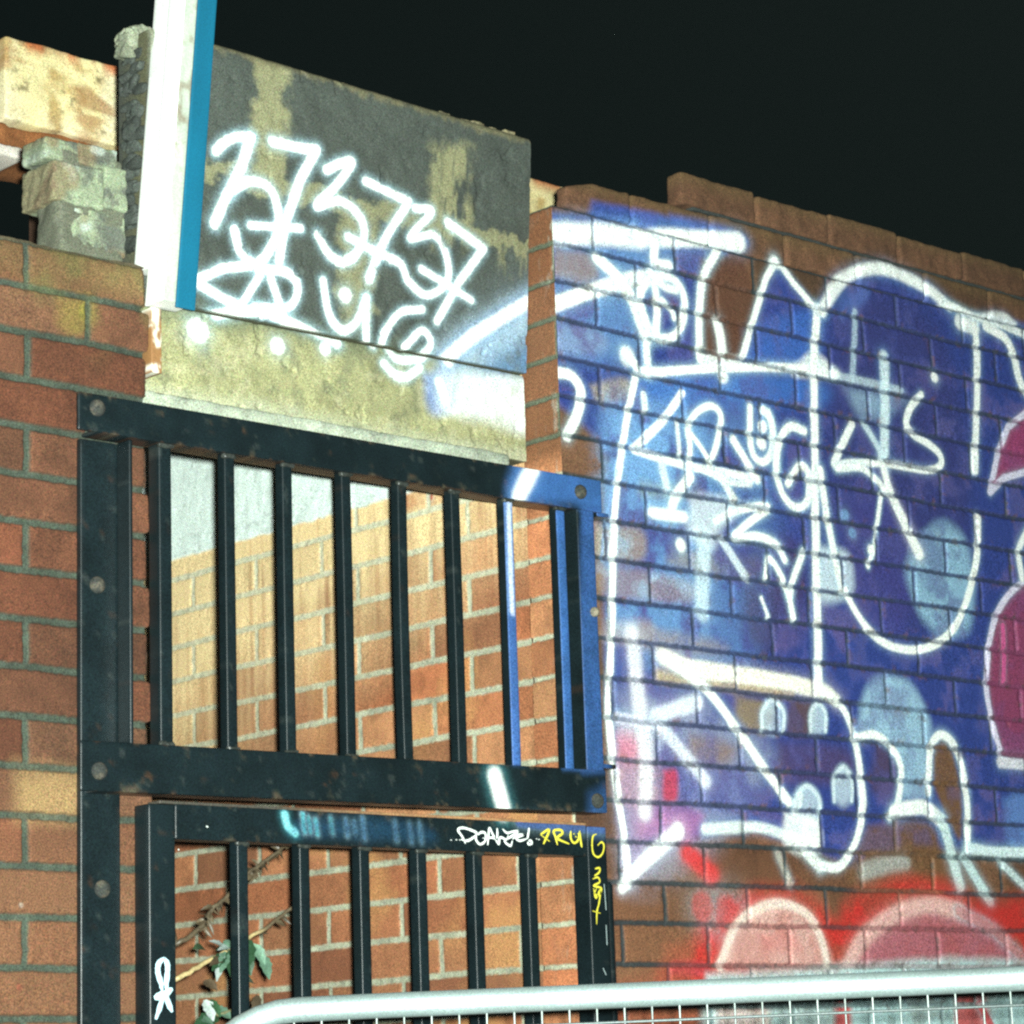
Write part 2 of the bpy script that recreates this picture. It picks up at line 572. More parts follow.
    st([(597, 258), (614, 274), (631, 297), (641, 324), (648, 338)], 11, W)
    st([(655, 275), (674, 280), (684, 297), (683, 321), (674, 336), (660, 338), (649, 328), (641, 307), (642, 289), (655, 275)], 8, W)
    st([(655, 284), (657, 308), (656, 332)], 8, W, .95)
    st([(662, 300), (671, 310), (674, 318)], 6, W, .85)
    st([(650, 272), (664, 286), (676, 290)], 8, W, .8)
    st([(647, 334), (647, 352), (649, 374)], 7, W)
    st([(625, 352), (635, 364), (646, 372), (698, 369), (756, 367), (807, 369), (836, 375)], 8, W, 1)
    st([(830, 374), (862, 381), (901, 390)], 7, (.55, .68, .72), .55, .2)
    po([(795, 366), (814, 352), (832, 366), (836, 376), (795, 376)], W, .8, 5)
    po([(702, 350), (722, 356), (740, 356), (738, 366), (702, 366)], W, .8, 4)
    dt((723, 376), 6, W, .8)
    dt((627, 356), 8, W, .65)
    st([(635, 378), (628, 412), (622, 448), (618, 477), (615, 510), (613, 560), (612, 616), (610, 673), (609, 722), (618, 795), (626, 847), (628, 884)], 7.5, W, 1, .22)
    st([(622, 888), (640, 866), (678, 831)], 9, W, 1, .35, (.6, .65, .8), .45, 13)
    st([(556, 372), (572, 376), (581, 392), (577, 414), (567, 436)], 9, W, 1, .3)
    st([(617, 470), (606, 520), (602, 560)], 3, (.2, .4, .8), .4)
    # tag in the middle
    st([(682, 393), (663, 421), (634, 449), (654, 456), (690, 467), (722, 472), (757, 479)], 8, W, 1, .35, LBLUE, curve=False)
    st([(757, 479), (733, 440)], 8, W)
    st([(690, 464), (690, 445), (688, 428), (697, 412), (712, 406), (721, 417), (717, 443), (709, 468)], 6.5, W)
    st([(688, 430), (700, 446), (711, 462)], 5, W)
    st([(677, 423), (680, 457)], 5, W, .7)
    st([(750, 407), (751, 448), (761, 462), (771, 453), (772, 425), (764, 410)], 7, W)
    st([(768, 412), (774, 440), (778, 474)], 6, W)
    dt((762, 426), 5, W); dt((761, 443), 5.5, W)
    st([(804, 431), (790, 427), (780, 440), (776, 467), (783, 494), (796, 507), (808, 500), (808, 473), (799, 466), (788, 484)], 7.5, W)
    st([(715, 521), (737, 510), (768, 507), (751, 521), (735, 537), (756, 536), (776, 544), (785, 560)], 7.5, W)
    po([(690, 498), (722, 496), (742, 508), (720, 528), (712, 548), (690, 536)], (.70, .80, .82), .80, 7, .2)
    st([(705, 535), (703, 575), (702, 612)], 15, (.60, .76, .82), .72, .2, None, .5)
    st([(722, 540), (735, 560), (747, 578)], 9, (.7, .8, .85), .72, .2)
    st([(766, 577), (769, 558), (781, 575), (789, 597), (793, 580), (804, 551)], 6.5, W)
    st([(789, 597), (793, 618)], 7, W); st([(761, 598), (768, 617)], 4, W, .8)
    st([(690, 477), (676, 496), (671, 512)], 10, W, .95); st([(653, 513), (684, 517)], 10, W, .85)
    st([(721, 477), (734, 500)], 8, W, .8); st([(662, 467), (667, 488)], 8, (.7, .8, .85), .8)
    dt((680.5, 544.6), 6, W)
    st([(643, 395), (645, 409)], 7, W, .75)
    st([(702, 470), (730, 482), (750, 484)], 6, W, .7)
    # centre vertical, peak, arcs
    st([(817, 308), (814, 371), (815, 467), (816, 550), (817, 600), (819, 684)], 9.5, W, 1, .3)
    st([(820, 470), (830, 533), (842, 590)], 8, W, .95)
    st([(743, 356), (755, 314), (766, 278), (777, 259), (793, 283), (814, 307), (822, 313)], 7.5, W, 1, .3, curve=False)
    dt((777, 262), 6, W, .8)
    st([(822, 310), (836, 287), (854, 273), (881, 268), (906, 276), (933, 291), (949, 305)], 12, W, .92, .3, LBLUE, .5)
    st([(949, 304), (976, 316), (1000, 324), (1040, 340)], 8, W, .92)
    st([(965, 322), (1000, 316), (1016, 326)], 9, W, .65, .3, LBLUE, .6)
    st([(960, 322), (975, 328)], 15, W, .85, .3); st([(975, 326), (977, 350), (977, 399), (975, 470)], 9, W, .95, .3)
    st([(986, 326), (1005, 338), (1014, 356), (1020, 380), (1036, 410)], 10, W, .95, .3)
    st([(978, 518), (977, 557), (968, 596), (955, 627), (936, 644), (915, 650), (891, 646), (871, 632), (857, 614), (845, 590)], 8, W, 1, .25)
    st([(855, 312), (854, 345), (852, 380)], 7, (.5, .66, .75), .55, .2, None, .5)
    # second tag
    st([(884, 357), (885, 399), (884, 460)], 12, (.66, .80, .82), .85, .3, LBLUE, .5)
    st([(852, 424), (839, 452), (835, 465), (855, 463), (891, 464), (925, 470), (940, 466), (940, 455), (930, 445), (913, 434), (906, 423), (910, 408), (921, 395)], 7.5, W, .95, .25)
    st([(864, 424), (879, 450), (886, 472)], 7, (.6, .74, .78), .7)
    st([(837, 468), (860, 468), (876, 479), (886, 491)], 7, W, .85)
    st([(882, 462), (891, 494), (906, 526), (919, 553)], 8, W, .95, .25, None, .35, 13)
    st([(881, 494), (874, 545), (868, 566)], 5, W, .95); dt((871, 550), 5, W)
    dt((934, 377), 5, W); dt((845, 515), 5, LBLUE, .4); dt((852, 533), 5, LBLUE, .4)
    # outlines of the magenta bodies
    st([(1040, 402), (1008, 427), (998, 453), (990, 492), (1004, 478), (1040, 468)], 7, (.62, .60, .74), .95, .2, curve=False)
    st([(1040, 578), (1020, 585), (1003, 603), (992, 630), (986, 680), (991, 717), (1002, 758)], 7, (.66, .62, .76), .95, .2)
    st([(1001, 762), (1040, 766)], 11, (.66, .66, .72), .95, .2)
    st([(1028, 530), (1019, 550), (1022, 578)], 8, W, .9)
    # lower letters
    po([(656, 668), (700, 676), (756, 680), (790, 688), (790, 697), (740, 692), (690, 686), (658, 682)], (.42, .32, .17), .9, 5, .3)
    st([(664, 657), (690, 668), (730, 674), (756, 677), (820, 690), (836, 700)], 15, (.86, .84, .72), 1, .2, None, .4, 12)
    st([(822, 690), (840, 705), (852, 729), (860, 771), (863, 810), (855, 844), (840, 866), (822, 866)], 8, W, .95, .25)
    st([(820, 866), (800, 846)], 10, W, .7)
    st([(666, 659), (705, 688), (737, 729), (761, 764), (789, 802)], 9, W, 1, .25)
    st([(632, 634), (636, 673), (641, 717), (646, 756), (645, 812)], 15, (.74, .74, .78), .75, .25, None, .55)
    st([(664, 730), (681, 751), (706, 781)], 12, (.70, .74, .82), .75, .25, None, .5)
    st([(656, 716), (697, 702)], 13, (.70, .76, .84), .85, .25, None, .5)
    st([(618, 718), (640, 722), (664, 728)], 9, (.7, .7, .82), .6)
    st([(705, 829), (756, 827), (786, 835), (815, 842)], 9, (.72, .80, .76), .85, .3, LBLUE, .5)
    for (x, y, rx, ry) in ((773, 717, 13, 19), (818, 719, 9, 17), (807, 806, 15, 22), (843, 786, 11, 21)):
        e = [(x + rx * math.cos(t), y + ry * math.sin(t)) for t in np.linspace(0, 2 * math.pi, 13)[:-1]]
        po(e, (.50, .62, .70), .68, 5, .35)
        st([(x - rx * .8, y + ry * .7), (x - rx * .8, y - ry * .3), (x, y - ry * .9), (x + rx * .8, y - ry * .3), (x + rx * .8, y + ry * .7)], 4, (.68, .78, .82), .7)
    po([(785, 812), (818, 820), (820, 852), (786, 846)], W, .9, 5, .2)
    st([(858, 737), (876, 735), (893, 749), (901, 771), (898, 800), (890, 817)], 7.5, W, .95)
    st([(928, 792), (930, 751), (940, 735), (954, 745), (964, 776), (968, 820), (967, 849)], 8, W, .95)
    st([(894, 812), (910, 808), (926, 808), (942, 822)], 13, W, .95, .25); st([(942, 820), (950, 849), (960, 886)], 11, (.6, .74, .72), .85)
    st([(968, 848), (1000, 852), (1040, 852)], 9, (.66, .80, .80), .9)
    st([(964, 858), (976, 878), (990, 901)], 10, (.55, .72, .72), .85); st([(1000, 862), (1024, 886)], 7, (.6, .74, .74), .75)
    st([(778, 854), (791, 884)], 7, (.45, .40, .32), .6); st([(864, 872), (882, 866), (905, 862)], 14, (.42, .46, .44), .55, .2, None, .6)
    st([(800, 796), (795, 820)], 8, W, .5)
    # ---- red shapes low on the wall
    RED = (.52, .020, .020)
    po([(696, 940), (704, 918), (720, 924), (745, 893), (782, 888), (812, 896), (834, 918), (848, 900), (880, 884), (905, 876), (945, 880),
        (985, 900), (1050, 892), (1110, 915), (1130, 985), (690, 990)], RED, .80, 12, .42, .7)
    po([(664, 946), (690, 940), (690, 990), (664, 990)], (.26, .08, .04), .6, 8)
    st([(688, 853), (700, 864), (712, 875)], 15, (.60, .03, .03), .85, .3, None, .6)
    dt((728, 914), 15, RED, .7); dt((702, 906), 12, RED, .5)
    po([(721, 966), (737, 926), (762, 908), (785, 906), (812, 926), (826, 966)], (.56, .33, .29), .95, 6, .3, .7)
    po([(760, 935), (790, 928), (800, 950), (770, 955)], (.50, .13, .12), .45, 8)
    st([(720, 966), (736, 926), (760, 908), (783, 904), (806, 914), (820, 935), (828, 966)], 8, (.74, .62, .54), .85, .3, None, .5)
    po([(846, 968), (864, 938), (900, 913), (935, 906), (966, 914), (996, 932), (1018, 956), (1024, 972)], (.34, .115, .14), .93, 8, .35, .5)
    st([(847, 968), (864, 938), (897, 913), (931, 905), (958, 911)], 14, (.66, .42, .38), .8, .3, None, .6)
    st([(958, 911), (993, 930), (1020, 956)], 9, (.46, .16, .16), .7)
    # pale lettering below, behind the barrier
    po([(672, 962), (706, 962), (706, 976), (672, 976)], (.42, .05, .06), .8, 3)
    po([(706, 974), (1060, 974), (1060, 1200), (700, 1200)], (.40, .60, .60), .92, 6, .3, .5)
    po([(715, 1000), (765, 1000), (760, 1100), (720, 1100)], (.62, .42, .38), .7, 8)
    po([(838, 980), (852, 980), (848, 1060), (834, 1060)], RED, .85, 5)
    po([(955, 985), (980, 985), (996, 1060), (960, 1060)], RED, .8, 6)
    st([(980, 1005), (1000, 1040)], 8, RED, .8)
    po([(610, 985), (700, 985), (700, 1200), (605, 1200)], (.28, .06, .03), .6, 12, .4)


def right_wall():
    YB = .10
    s = spans((-YB, -.004, .0025), (-.004, .004, .001), (.004, 1.50, .0021), (1.50, 4.2, .012))
    z = spans((0, 1.53, .015), (1.53, ZRT, .0021))
    S, Zg = [a.ravel() for a in np.meshgrid(s, z, indexing='ij')]
    wx = XR + S
    row, cm, fu, fz, d, mk, rnd = bricks(wx, Zg, XJ, ZR + .001, BR, CR, 21, .0040)
    # bricks turn the corner
    h = .55 * wall_height(wx, Zg, BR, CR, fu, fz, d, mk, rnd, 21, .0085)
    fr = S >= 0
    k = np.clip(1 - np.abs(S) / .008, 0, 1)
    x = np.where(fr, XR + S + h * k, XR + h)
    y = np.where(fr, h, -S + h * k)
    c = brick_colours(wx, Zg, rnd, mk, (.115, .055, .028), (.020, .027, .029), 21, .35)
    low = ss(ZR - 4 * CR, ZR - 8 * CR, Zg) * (1 - mk)
    c = mix(c, (.20, .085, .040), low * .6)
    c = mix(c, (.030, .034, .036), mk * ss(ZR + 1 * CR, ZR - 5 * CR, Zg) * .75)
    retm = (~fr).astype(float)
    ci = brick_colours(S, Zg, rnd, mk, (.40, .165, .075), (.36, .37, .27), 31, .26)
    lo_ = ss(Z0 + .95, Z0 + .90, Zg)
    c = mix(c, np.array([.19, .078, .034]), retm * (1 - mk) * .8)
    c = mix(c, np.array([.09, .105, .07]), retm * mk)
    c = c + (ci - c) * (retm * lo_)[:, None]
    cv = Canvas(np.where(fr, wx, 99), Zg, c, mk, lambda a, b: (lambda q: (q[0], q[2]))(P(a, b)))
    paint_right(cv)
    # flecks where the paint has worn off the arrises of the bricks
    worn = ss(.62, .74, fbm(wx, Zg, 60, 77, 4)) * np.exp(-np.maximum(d - .004, 0) / .007) * fr
    cc = brick_colours(wx, Zg, rnd, mk, (.150, .062, .030), (.05, .055, .055), 21, .3)
    cv.c += (cc - cv.c) * (worn * .55)[:, None]
    lime = retm * ss(.62, .8, fbm(S * 3, Zg, 25, 80, 4)) * np.exp(S / .02)
    cv.c[:] = mix(cv.c, (.40, .42, .36), lime * .8)
    mb = MB()
    mb.add(np.stack([x, y, Zg], 1), grid_faces(len(s), len(z)), cv.c, cv.cov)
    # the two worn top courses, brick by brick
    for r, xs in ((11, XR + .010), (12, XJ - .011)):
        zb = ZR + r * CR
        x0 = xs + (.030 if r == 11 else .040)
        i = 0
        while x0 < 4.1:
            if r == 11:
                nxt = XJ - BR * .5 + BR * math.ceil((x0 - (XJ - BR * .5)) / BR + .08)
            else:
                nxt = x0 + BR
            nxt = min(nxt, 4.15)
            seed = 100 + r * 40 + i
            fine = x0 < 2.7
            top = zb + CR - .003 - (.007 * rng.random() if r == 12 else (.004 if x0 < XJ - .05 else 0))
            lo = (x0 + .002, .003 + .004 * rng.random(), zb + (.004 if r == 11 else .002))
            hi = (nxt - .003, (.034 if r == 11 else .050) if i == 0 else .2, top)
            V, F = rough_box(lo, hi, (.0045, .012, .0035) if fine else .02, .008, .0032, seed, 30)
            if r == 11 and i == 0:       # knocked-off corner of the end brick
                t = np.clip((lo[0] + .075 - V[:, 0]) / .075, 0, 1)
                V[:, 2] -= t * .020 * ss(zb + .01, top, V[:, 2])
            kk = 1 + .5 * (rng.random() - .5)
            cb = np.tile(np.array([.105, .050, .026]) * kk, (len(V), 1)) * (.6 + .8 * fbm(V[:, 0], V[:, 2] + V[:, 1], 34, seed, 4))[:, None]
            moss = ss(zb + .028, top, V[:, 2] + .02 * (fbm(V[:, 0], V[:, 1], 40, 3) - .5))
            cb = mix(cb, (.115, .075, .028), moss * .55)
            cvb = Canvas(V[:, 0], V[:, 2], cb, np.zeros(len(V)), lambda a, b: (lambda q: (q[0], q[2]))(P(a, b)))
            if r == 11:
                cvb.poly([(600, 203), (668, 217), (668, 240), (600, 230)], BLUE, .8, 4, .3)
                cvb.poly([(672, 214), (742, 232), (742, 250), (672, 240)], BLUE, .85, 5, .3)
            if fine:
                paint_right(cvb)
            mb.add(V, F, cvb.c, cvb.cov)
            x0 = nxt
            i += 1
        # bedding mortar under the course
        V, F = rough_box((xs + .075, .010, zb - .003), (4.1, .05, zb + .0035), (.008, .03, .006), .002, .002, 7 + r, 40)
        mb.add(V, F, np.array([.035, .04, .038]))
        if r == 11:
            V, F = gridbox((xs + .26, .018, zb), (4.1, .18, zb + CR - .03), .05, .003)
            mb.add(V, F, np.array([.05, .055, .05]))
        else:
            V, F = gridbox((xs + .26, .018, zb), (4.1, .18, zb + CR - .03), .05, .003)
            mb.add(V, F, np.array([.05, .055, .05]))
    # top, end and back of the wall's body
    xe, zt, yb = 4.2 + XR - 0.0, ZRT - .002, .215
    hull = np.array([[XR + .004, .006, zt], [xe, .006, zt], [xe, yb, zt], [XR + .11, yb, zt], [XR + .11, YB, zt], [XR + .004, YB, zt]])
    mb.add(hull, [[0, 1, 2, 3], [0, 3, 4, 5]], (.10, .08, .05))
    mb.add([[xe, 0, 0], [xe, yb, 0], [xe, yb, zt], [xe, 0, zt]], [[0, 1, 2, 3]], (.15, .06, .03))
    mb.add([[XR + .11, yb, 0], [xe, yb, 0], [xe, yb, zt], [XR + .11, yb, zt]], [[1, 0, 3, 2]], (.15, .06, .03))
    return mb.out('brick_wall', M_BRICK)


rw = right_wall()
tag(rw, 'tall brick wall right of the gate, covered in blue, white and red graffiti lettering', 'brick wall')


# =================================================================== YARD WALL behind the gate
def yard_wall():
    s = spans((.10, 1.75, .0028), (1.75, 4.5, .015))
    z = spans((0, 1.53, .015), (1.53, Z0 + 1.00, .0026), (Z0 + 1.00, Z0 + 1.40, .012))
    S, Zg = [a.ravel() for a in np.meshgrid(s, z, indexing='ij')]
    row, cm, fu, fz, d, mk, rnd = bricks(S, Zg, .155, ZR + .001, BR, CR, 31)
    h = wall_height(S, Zg, BR, CR, fu, fz, d, mk, rnd, 31, .0032)
    h = h * .6
    zb = Z0 + .939
    ren = ss(zb - .004, zb + .003, Zg + (vn(S, Zg, 60, 3) - .5) * .006) * ss(.25, .40, S + .05 * vn(S, Zg, 20, 6))
    h = h * (1 - ren) + ren * (-.002 + (fbm(S, Zg, 30, 5, 4) - .5) * .004)
    c = brick_colours(S, Zg, rnd, mk, (.40, .165, .075), (.36, .37, .27), 31, .26)
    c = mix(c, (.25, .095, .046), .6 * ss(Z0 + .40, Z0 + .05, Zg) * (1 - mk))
    # limewash runs below the render, plus yard light painted on the far top
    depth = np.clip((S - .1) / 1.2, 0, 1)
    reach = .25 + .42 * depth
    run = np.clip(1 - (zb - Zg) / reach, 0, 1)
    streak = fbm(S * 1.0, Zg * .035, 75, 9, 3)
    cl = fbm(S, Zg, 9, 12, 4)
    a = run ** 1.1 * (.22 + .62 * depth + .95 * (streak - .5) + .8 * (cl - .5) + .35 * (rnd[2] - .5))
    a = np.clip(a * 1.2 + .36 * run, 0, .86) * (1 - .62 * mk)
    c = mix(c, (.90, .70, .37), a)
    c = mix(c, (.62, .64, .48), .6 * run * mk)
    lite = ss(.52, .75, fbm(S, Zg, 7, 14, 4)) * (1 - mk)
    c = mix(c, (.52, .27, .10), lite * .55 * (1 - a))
    dark = (rnd[5] > .78) * (1 - mk)
    c = mix(c, (.17, .065, .035), dark * .55 * (1 - a))
    rc = np.array([.76, .88, .82])[None, :] * (.86 + .22 * fbm(S, Zg, 14, 44, 4))[:, None]
    crack = ss(.035, .0, np.abs(fbm(S * .35, Zg, 26, 48, 3) - .5)) * .22
    rc = rc * (1 - crack)[:, None]
    c = c * (1 - ren)[:, None] + rc * ren[:, None]
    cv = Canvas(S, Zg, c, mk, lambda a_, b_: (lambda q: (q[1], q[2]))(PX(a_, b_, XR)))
    # flake of red brick showing by the lintel
    cv.poly([(398, 496), (440, 486), (446, 500), (404, 510)], (.42, .10, .035), .6, 5, .5)
    cv.dot((430, 497), 3, (.45, .05, .02), .8)
    mb = MB()
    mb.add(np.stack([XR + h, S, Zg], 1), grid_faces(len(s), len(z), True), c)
    hull = np.array([[XR + .006, .1, 0], [XR + .215, .218, 0], [XR + .215, 4.5, 0], [XR + .006, 4.5, 0]])
    top = hull + np.array([0, 0, Z0 + 1.396])
    mb.add(np.vstack([hull, top]), [[1, 2, 6, 5], [2, 3, 7, 6], [4, 5, 6, 7]], (.2, .09, .05))
    return mb.out('brick_wall', M_BRICK)


yw = yard_wall()
tag(yw, 'orange brick wall behind the bars, whitewashed along its top with pale streaks', 'brick wall')


# =================================================================== CONCRETE LINTEL
def lintel():
    root = empty('concrete_lintel', (.68, .15, Z0 + .925))
    zl0, zl1, zt = Z0 + .935, Z0 + 1.093, Z0 + 1.557
    led = lambda X: -.007 + .014 * (X - .225) / .9
    skew = lambda X: -.028 * np.clip((1.13 - X) / .9, 0, 1)
    TAN = np.array([.225, .220, .120])

    def face(xa, xb, za, zb, yfun, colfun, step, topround, name, depth):
        x = spans((xa, xb, step)); z = spans((za, zb, step))
        X, Zg = [a.ravel() for a in np.meshgrid(x, z, indexing='ij')]
        c = colfun(X, Zg)
        cv = Canvas(X, Zg, c, np.zeros(len(X)), lambda a, b: (lambda q: (q[0], q[2]))(P(a, b, (.063 if name == 'dark_panel' else .088) - .026 * min(max((530 - a) / 315, 0), 1))))
        cv.scale = lambda mid: 1.02 / 560
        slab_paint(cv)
        y = yfun(X, Zg) + skew(X) + (fbm(X, Zg, 40, 61, 4) - .5) * .004 + ss(.70, .8, fbm(X, Zg, 26, 66, 4)) * .004
        y = y + topround(X, Zg)
        k = np.clip((Zg - zl0) / (zl1 - zl0), 0, 1) * np.clip((zt - Zg) / (zt - zl1), 0, 1)
        Zg = Zg + led(X) * k
        mb = MB()
        nx, nz = len(x), len(z)
        mb.add(np.stack([X, y, Zg], 1), grid_faces(nx, nz), cv.c, cv.cov)
        # edge strip back from the face on all four sides so the block is solid
        V = np.stack([X, y, Zg], 1).reshape(nx, nz, 3)
        ring = np.vstack([V[:, 0], V[-1, 1:], V[-2::-1, -1], V[0, -2:0:-1]])
        rc = np.vstack([cv.c.reshape(nx, nz, 3)[:, 0], cv.c.reshape(nx, nz, 3)[-1, 1:], cv.c.reshape(nx, nz, 3)[-2::-1, -1], cv.c.reshape(nx, nz, 3)[0, -2:0:-1]])
        back = ring.copy(); back[:, 1] = depth
        mid = ring.copy(); mid[:, 1] += .012
        k = len(ring)
        i = np.arange(k); j = (i + 1) % k
        q = np.vstack([np.stack([j, i, i + k, j + k], 1), np.stack([j + k, i + k, i + 2 * k, j + 2 * k], 1)])
        mb.add(np.vstack([ring, mid, back]), q, np.vstack([rc, rc * 0 + TAN * .45, rc * 0 + (TAN * .6 if name == 'bare_beam' else np.array([.05, .055, .045]))]))
        mb.add([[xa, depth, za], [xb, depth, za], [xb, depth, zb], [xa, depth, zb]], [[1, 0, 3, 2]], TAN * .6)
        return part(mb.out(name, M_CONC), root)

    def col_panel(X, Zg):
        dk = np.array([.058, .068, .058])[None, :] * (.75 + .5 * fbm(X, Zg, 20, 62, 4))[:, None]
        edge = (fbm(X, Zg, 45, 63, 4) - .5)
        px = lambda a, b: P(a, b, .065)
        def band(x0, x1, z0, z1, e=.012, k=.9):
            w = edge * .05
            return k * ss(x0 - e, x0 + e, X + w) * ss(x1 + e, x1 - e, X + w) * ss(z0 - e, z0 + e, Zg + w) * ss(z1 + e, z1 - e, Zg + w)
        a1, b1 = px(243, 60)[0], px(275, 60)[0]
        a2, b2 = px(427, 200)[0], px(466, 200)[0]
        zh0, zh1 = px(360, 216)[2], px(360, 204)[2]
        m_ = band(a1, b1, px(255, 190)[2], zt + .1)
        nb = fbm(X * 2.2, Zg * .5, 26, 65, 4)
        m_ = np.maximum(m_, band(a2, b2, px(445, 245)[2], px(440, 148)[2], .02, .95) * ss(.36, .58, nb))
        m_ = np.maximum(m_, band(px(203, 0)[0] - .2, px(532, 200)[0], zh0 - .004, zh1 + .006, .006, .8))
        a3, b3 = px(338, 270)[0], px(372, 270)[0]
        m_ = np.maximum(m_, band(a3, b3, px(350, 335)[2], zh1, .012, .8))
        m_ = np.maximum(m_, band(px(500, 250)[0], px(535, 250)[0], px(520, 290)[2], px(520, 250)[2], .02, .6) * ss(.4, .6, nb))
        c = mix(dk, TAN * 1.05, np.clip(m_, 0, 1))
        top = ss(zt - .022, zt - .006, Zg + edge * .03)
        c = mix(c, (.17, .155, .085), top * .85)
        bot = ss(zl1 + .03, zl1, Zg + edge * .04)
        c = mix(c, (.11, .13, .09), bot * .5)
        lf = ss(.30, .26, X + edge * .05) * ss(zt - .11, zt - .05, Zg)
        c = mix(c, (.26, .28, .20), lf * .8)
        return c

    def col_beam(X, Zg):
        n = fbm(X, Zg, 18, 72, 5)
        c = np.array([.30, .295, .15])[None, :] * (.66 + .68 * n)[:, None]
        c = mix(c, (.14, .15, .09), ss(.56, .72, fbm(X, Zg, 26, 73, 4)) * .5)
        c = mix(c, (.42, .40, .24), ss(.55, .75, fbm(X, Zg, 40, 74, 3)) * .45)
        c = mix(c, (.13, .15, .085), ss(zl1 - .035, zl1, Zg + (n - .5) * .05) * .75)
        c = mix(c, (.40, .42, .30), ss(zl0 + .03, zl0, Zg + (n - .5) * .03) * .55)
        return c

    t = lambda Zg: (Zg - zl1) / (zt - zl1)
    face(.262, XR - .004, zl1 + .003, zt, lambda X, Zg: .082 - .037 * t(Zg), col_panel, .0024,
         lambda X, Zg: .012 * np.exp(-(zt - Zg) / .006) + .02 * np.exp(-(X - .262) / .008), 'dark_panel', .135)
    face(XL + .004, XR - .004, zl0, zl1, lambda X, Zg: .090 + 0 * X, col_beam, .0024,
         lambda X, Zg: .004 * np.exp(-(zl1 - Zg) / .004), 'bare_beam', .31)
    mb = MB()
    V, F = rough_box((XL + .006, .030, Z0 + .900), (XR - .10, .10, Z0 + .9260), (.006, .01, .004), .008, .003, 77, 40)  # added strip, pale to stand for the lit lower edge of the beam
    mb.add(V, F, np.array([.36, .40, .31])[None, :] * (.40 + .9 * fbm(V[:, 0], V[:, 2], 26, 78, 4))[:, None])
    part(mb.out('pale_edge_strip', M_CONC), root)
    # ragged left end and crumbs along the top edge
    mb = MB()
    for k in range(9):
        a = P(129 + rng.random() * 14, 28 + rng.random() * 22, .09)
        s_ = .012 + .012 * rng.random()
        V, F = rough_box(a - [s_, .01, s_ * .8], a + [s_, .03, s_ * .8], .005, .008, .008, 300 + k, 60)
        mb.add(V, F, np.array([.22, .24, .17]) * (.6 + .6 * rng.random()))
    for k in range(70):
        x = .40 + rng.random() * .70
        s_ = .003 + .005 * rng.random()
        a = np.array([x, .055 + .02 * rng.random(), zt - .002])
        V, F = rough_box(a - [s_ * 1.8, s_, s_ * .7], a + [s_ * 1.8, s_, s_ * .8], .004, .003, .003, 400 + k, 90)
        mb.add(V, F, np.array([.17, .15, .085]) * (.6 + .7 * rng.random()))
    for k in range(34):
        zz = zl1 + .08 + rng.random() * (zt - zl1 - .1)
        s_ = .003 + .006 * rng.random()
        a = np.array([.262 - .006 * rng.random(), .07 + .05 * rng.random(), zz])
        V, F = rough_box(a - [s_, .02, s_ * 1.4], a + [s_, .02, s_ * 1.4], .006, .007, .008, 500 + k, 60)
        mb.add(V, F, np.array([.05, .058, .05]) * (.6 + .7 * rng.random()))
    part(mb.out('crumbled_edge', M_CONC), root)['kind'] = 'stuff'
    return root


def slab_paint(cv):
    st, po, dt = cv.stroke, cv.poly, cv.dot
    # blue sweep towards the wall
    po([(440, 400), (455, 352), (500, 318), (540, 292), (545, 400), (520, 395)], (.10, .24, .46), .62, 14, .6)
    st([(455, 366), (490, 338), (535, 312)], 44, (.42, .56, .66), .55, .3, None, .7)
    po([(425, 376), (450, 372), (452, 412), (430, 412)], (.14, .25, .62), .6, 8)
    po([(440, 374), (540, 384), (540, 436), (480, 420), (442, 412)], (.74, .80, .78), .85, 9, .35)
    st([(450, 362), (482, 334), (530, 304)], 14, W, 1, .35, (.2, .4, .75), .5)
    st([(440, 384), (446, 400)], 13, W, .8)
    # upper line
    st([(216, 150), (225, 141), (238, 136), (250, 137)], 9, W)
    st([(249, 138), (242, 165), (228, 195), (218, 220)], 11, W)
    st([(271, 142), (292, 147), (314, 151), (300, 180), (288, 219), (283, 258)], 10, W, curve=False)
    st([(234, 188), (252, 180), (271, 188), (281, 219), (273, 248), (259, 260), (244, 247), (238, 227)], 9.5, W)
    st([(253, 223), (278, 225), (303, 227)], 8, W)
    st([(326, 170), (340, 164), (350, 164), (334, 188), (318, 205), (341, 201), (362, 219), (365, 242), (350, 260), (333, 254), (320, 234)], 9, W)
    st([(365, 182), (408, 203), (390, 232), (380, 255), (373, 278)], 9.5, W, curve=False)
    st([(350, 236), (376, 250), (402, 263), (412, 281), (431, 295), (450, 282), (447, 254), (434, 236), (411, 238), (431, 213), (415, 209)], 8.5, W)
    st([(447, 223), (484, 250), (463, 281), (442, 321)], 9, W, curve=False)
    st([(424, 269), (450, 285), (475, 301)], 8, W)
    # lower line
    st([(256, 262), (228, 264), (201, 276), (228, 293), (249, 302), (220, 312)], 9, W, curve=False)
    st([(265, 272), (256, 288), (248, 302)], 8, W); st([(263, 266), (291, 270), (303, 285), (294, 304), (262, 303)], 9, W)
    st([(276, 276), (284, 296), (291, 314)], 9, W)
    st([(218, 311), (266, 307), (306, 324), (338, 342)], 11, W)
    st([(328, 279), (335, 312), (349, 328), (363, 320), (371, 297)], 8.5, W); st([(371, 297), (372, 320), (374, 345)], 8.5, W)
    dt((350, 293), 7, W)
    st([(427, 309), (404, 313), (389, 340), (397, 359), (422, 359), (437, 344), (428, 330), (412, 345)], 8, W)
    st([(385, 364), (396, 375), (408, 377), (421, 369)], 8.5, W)
    dt((199, 327), 11, W, 1, .35); dt((279, 344), 8, W); dt((326, 348), 6.5, W, .85)


ll = lintel()
tag(ll, 'dark painted concrete lintel over the gate, sprayed with white numerals and a white tag', 'lintel')


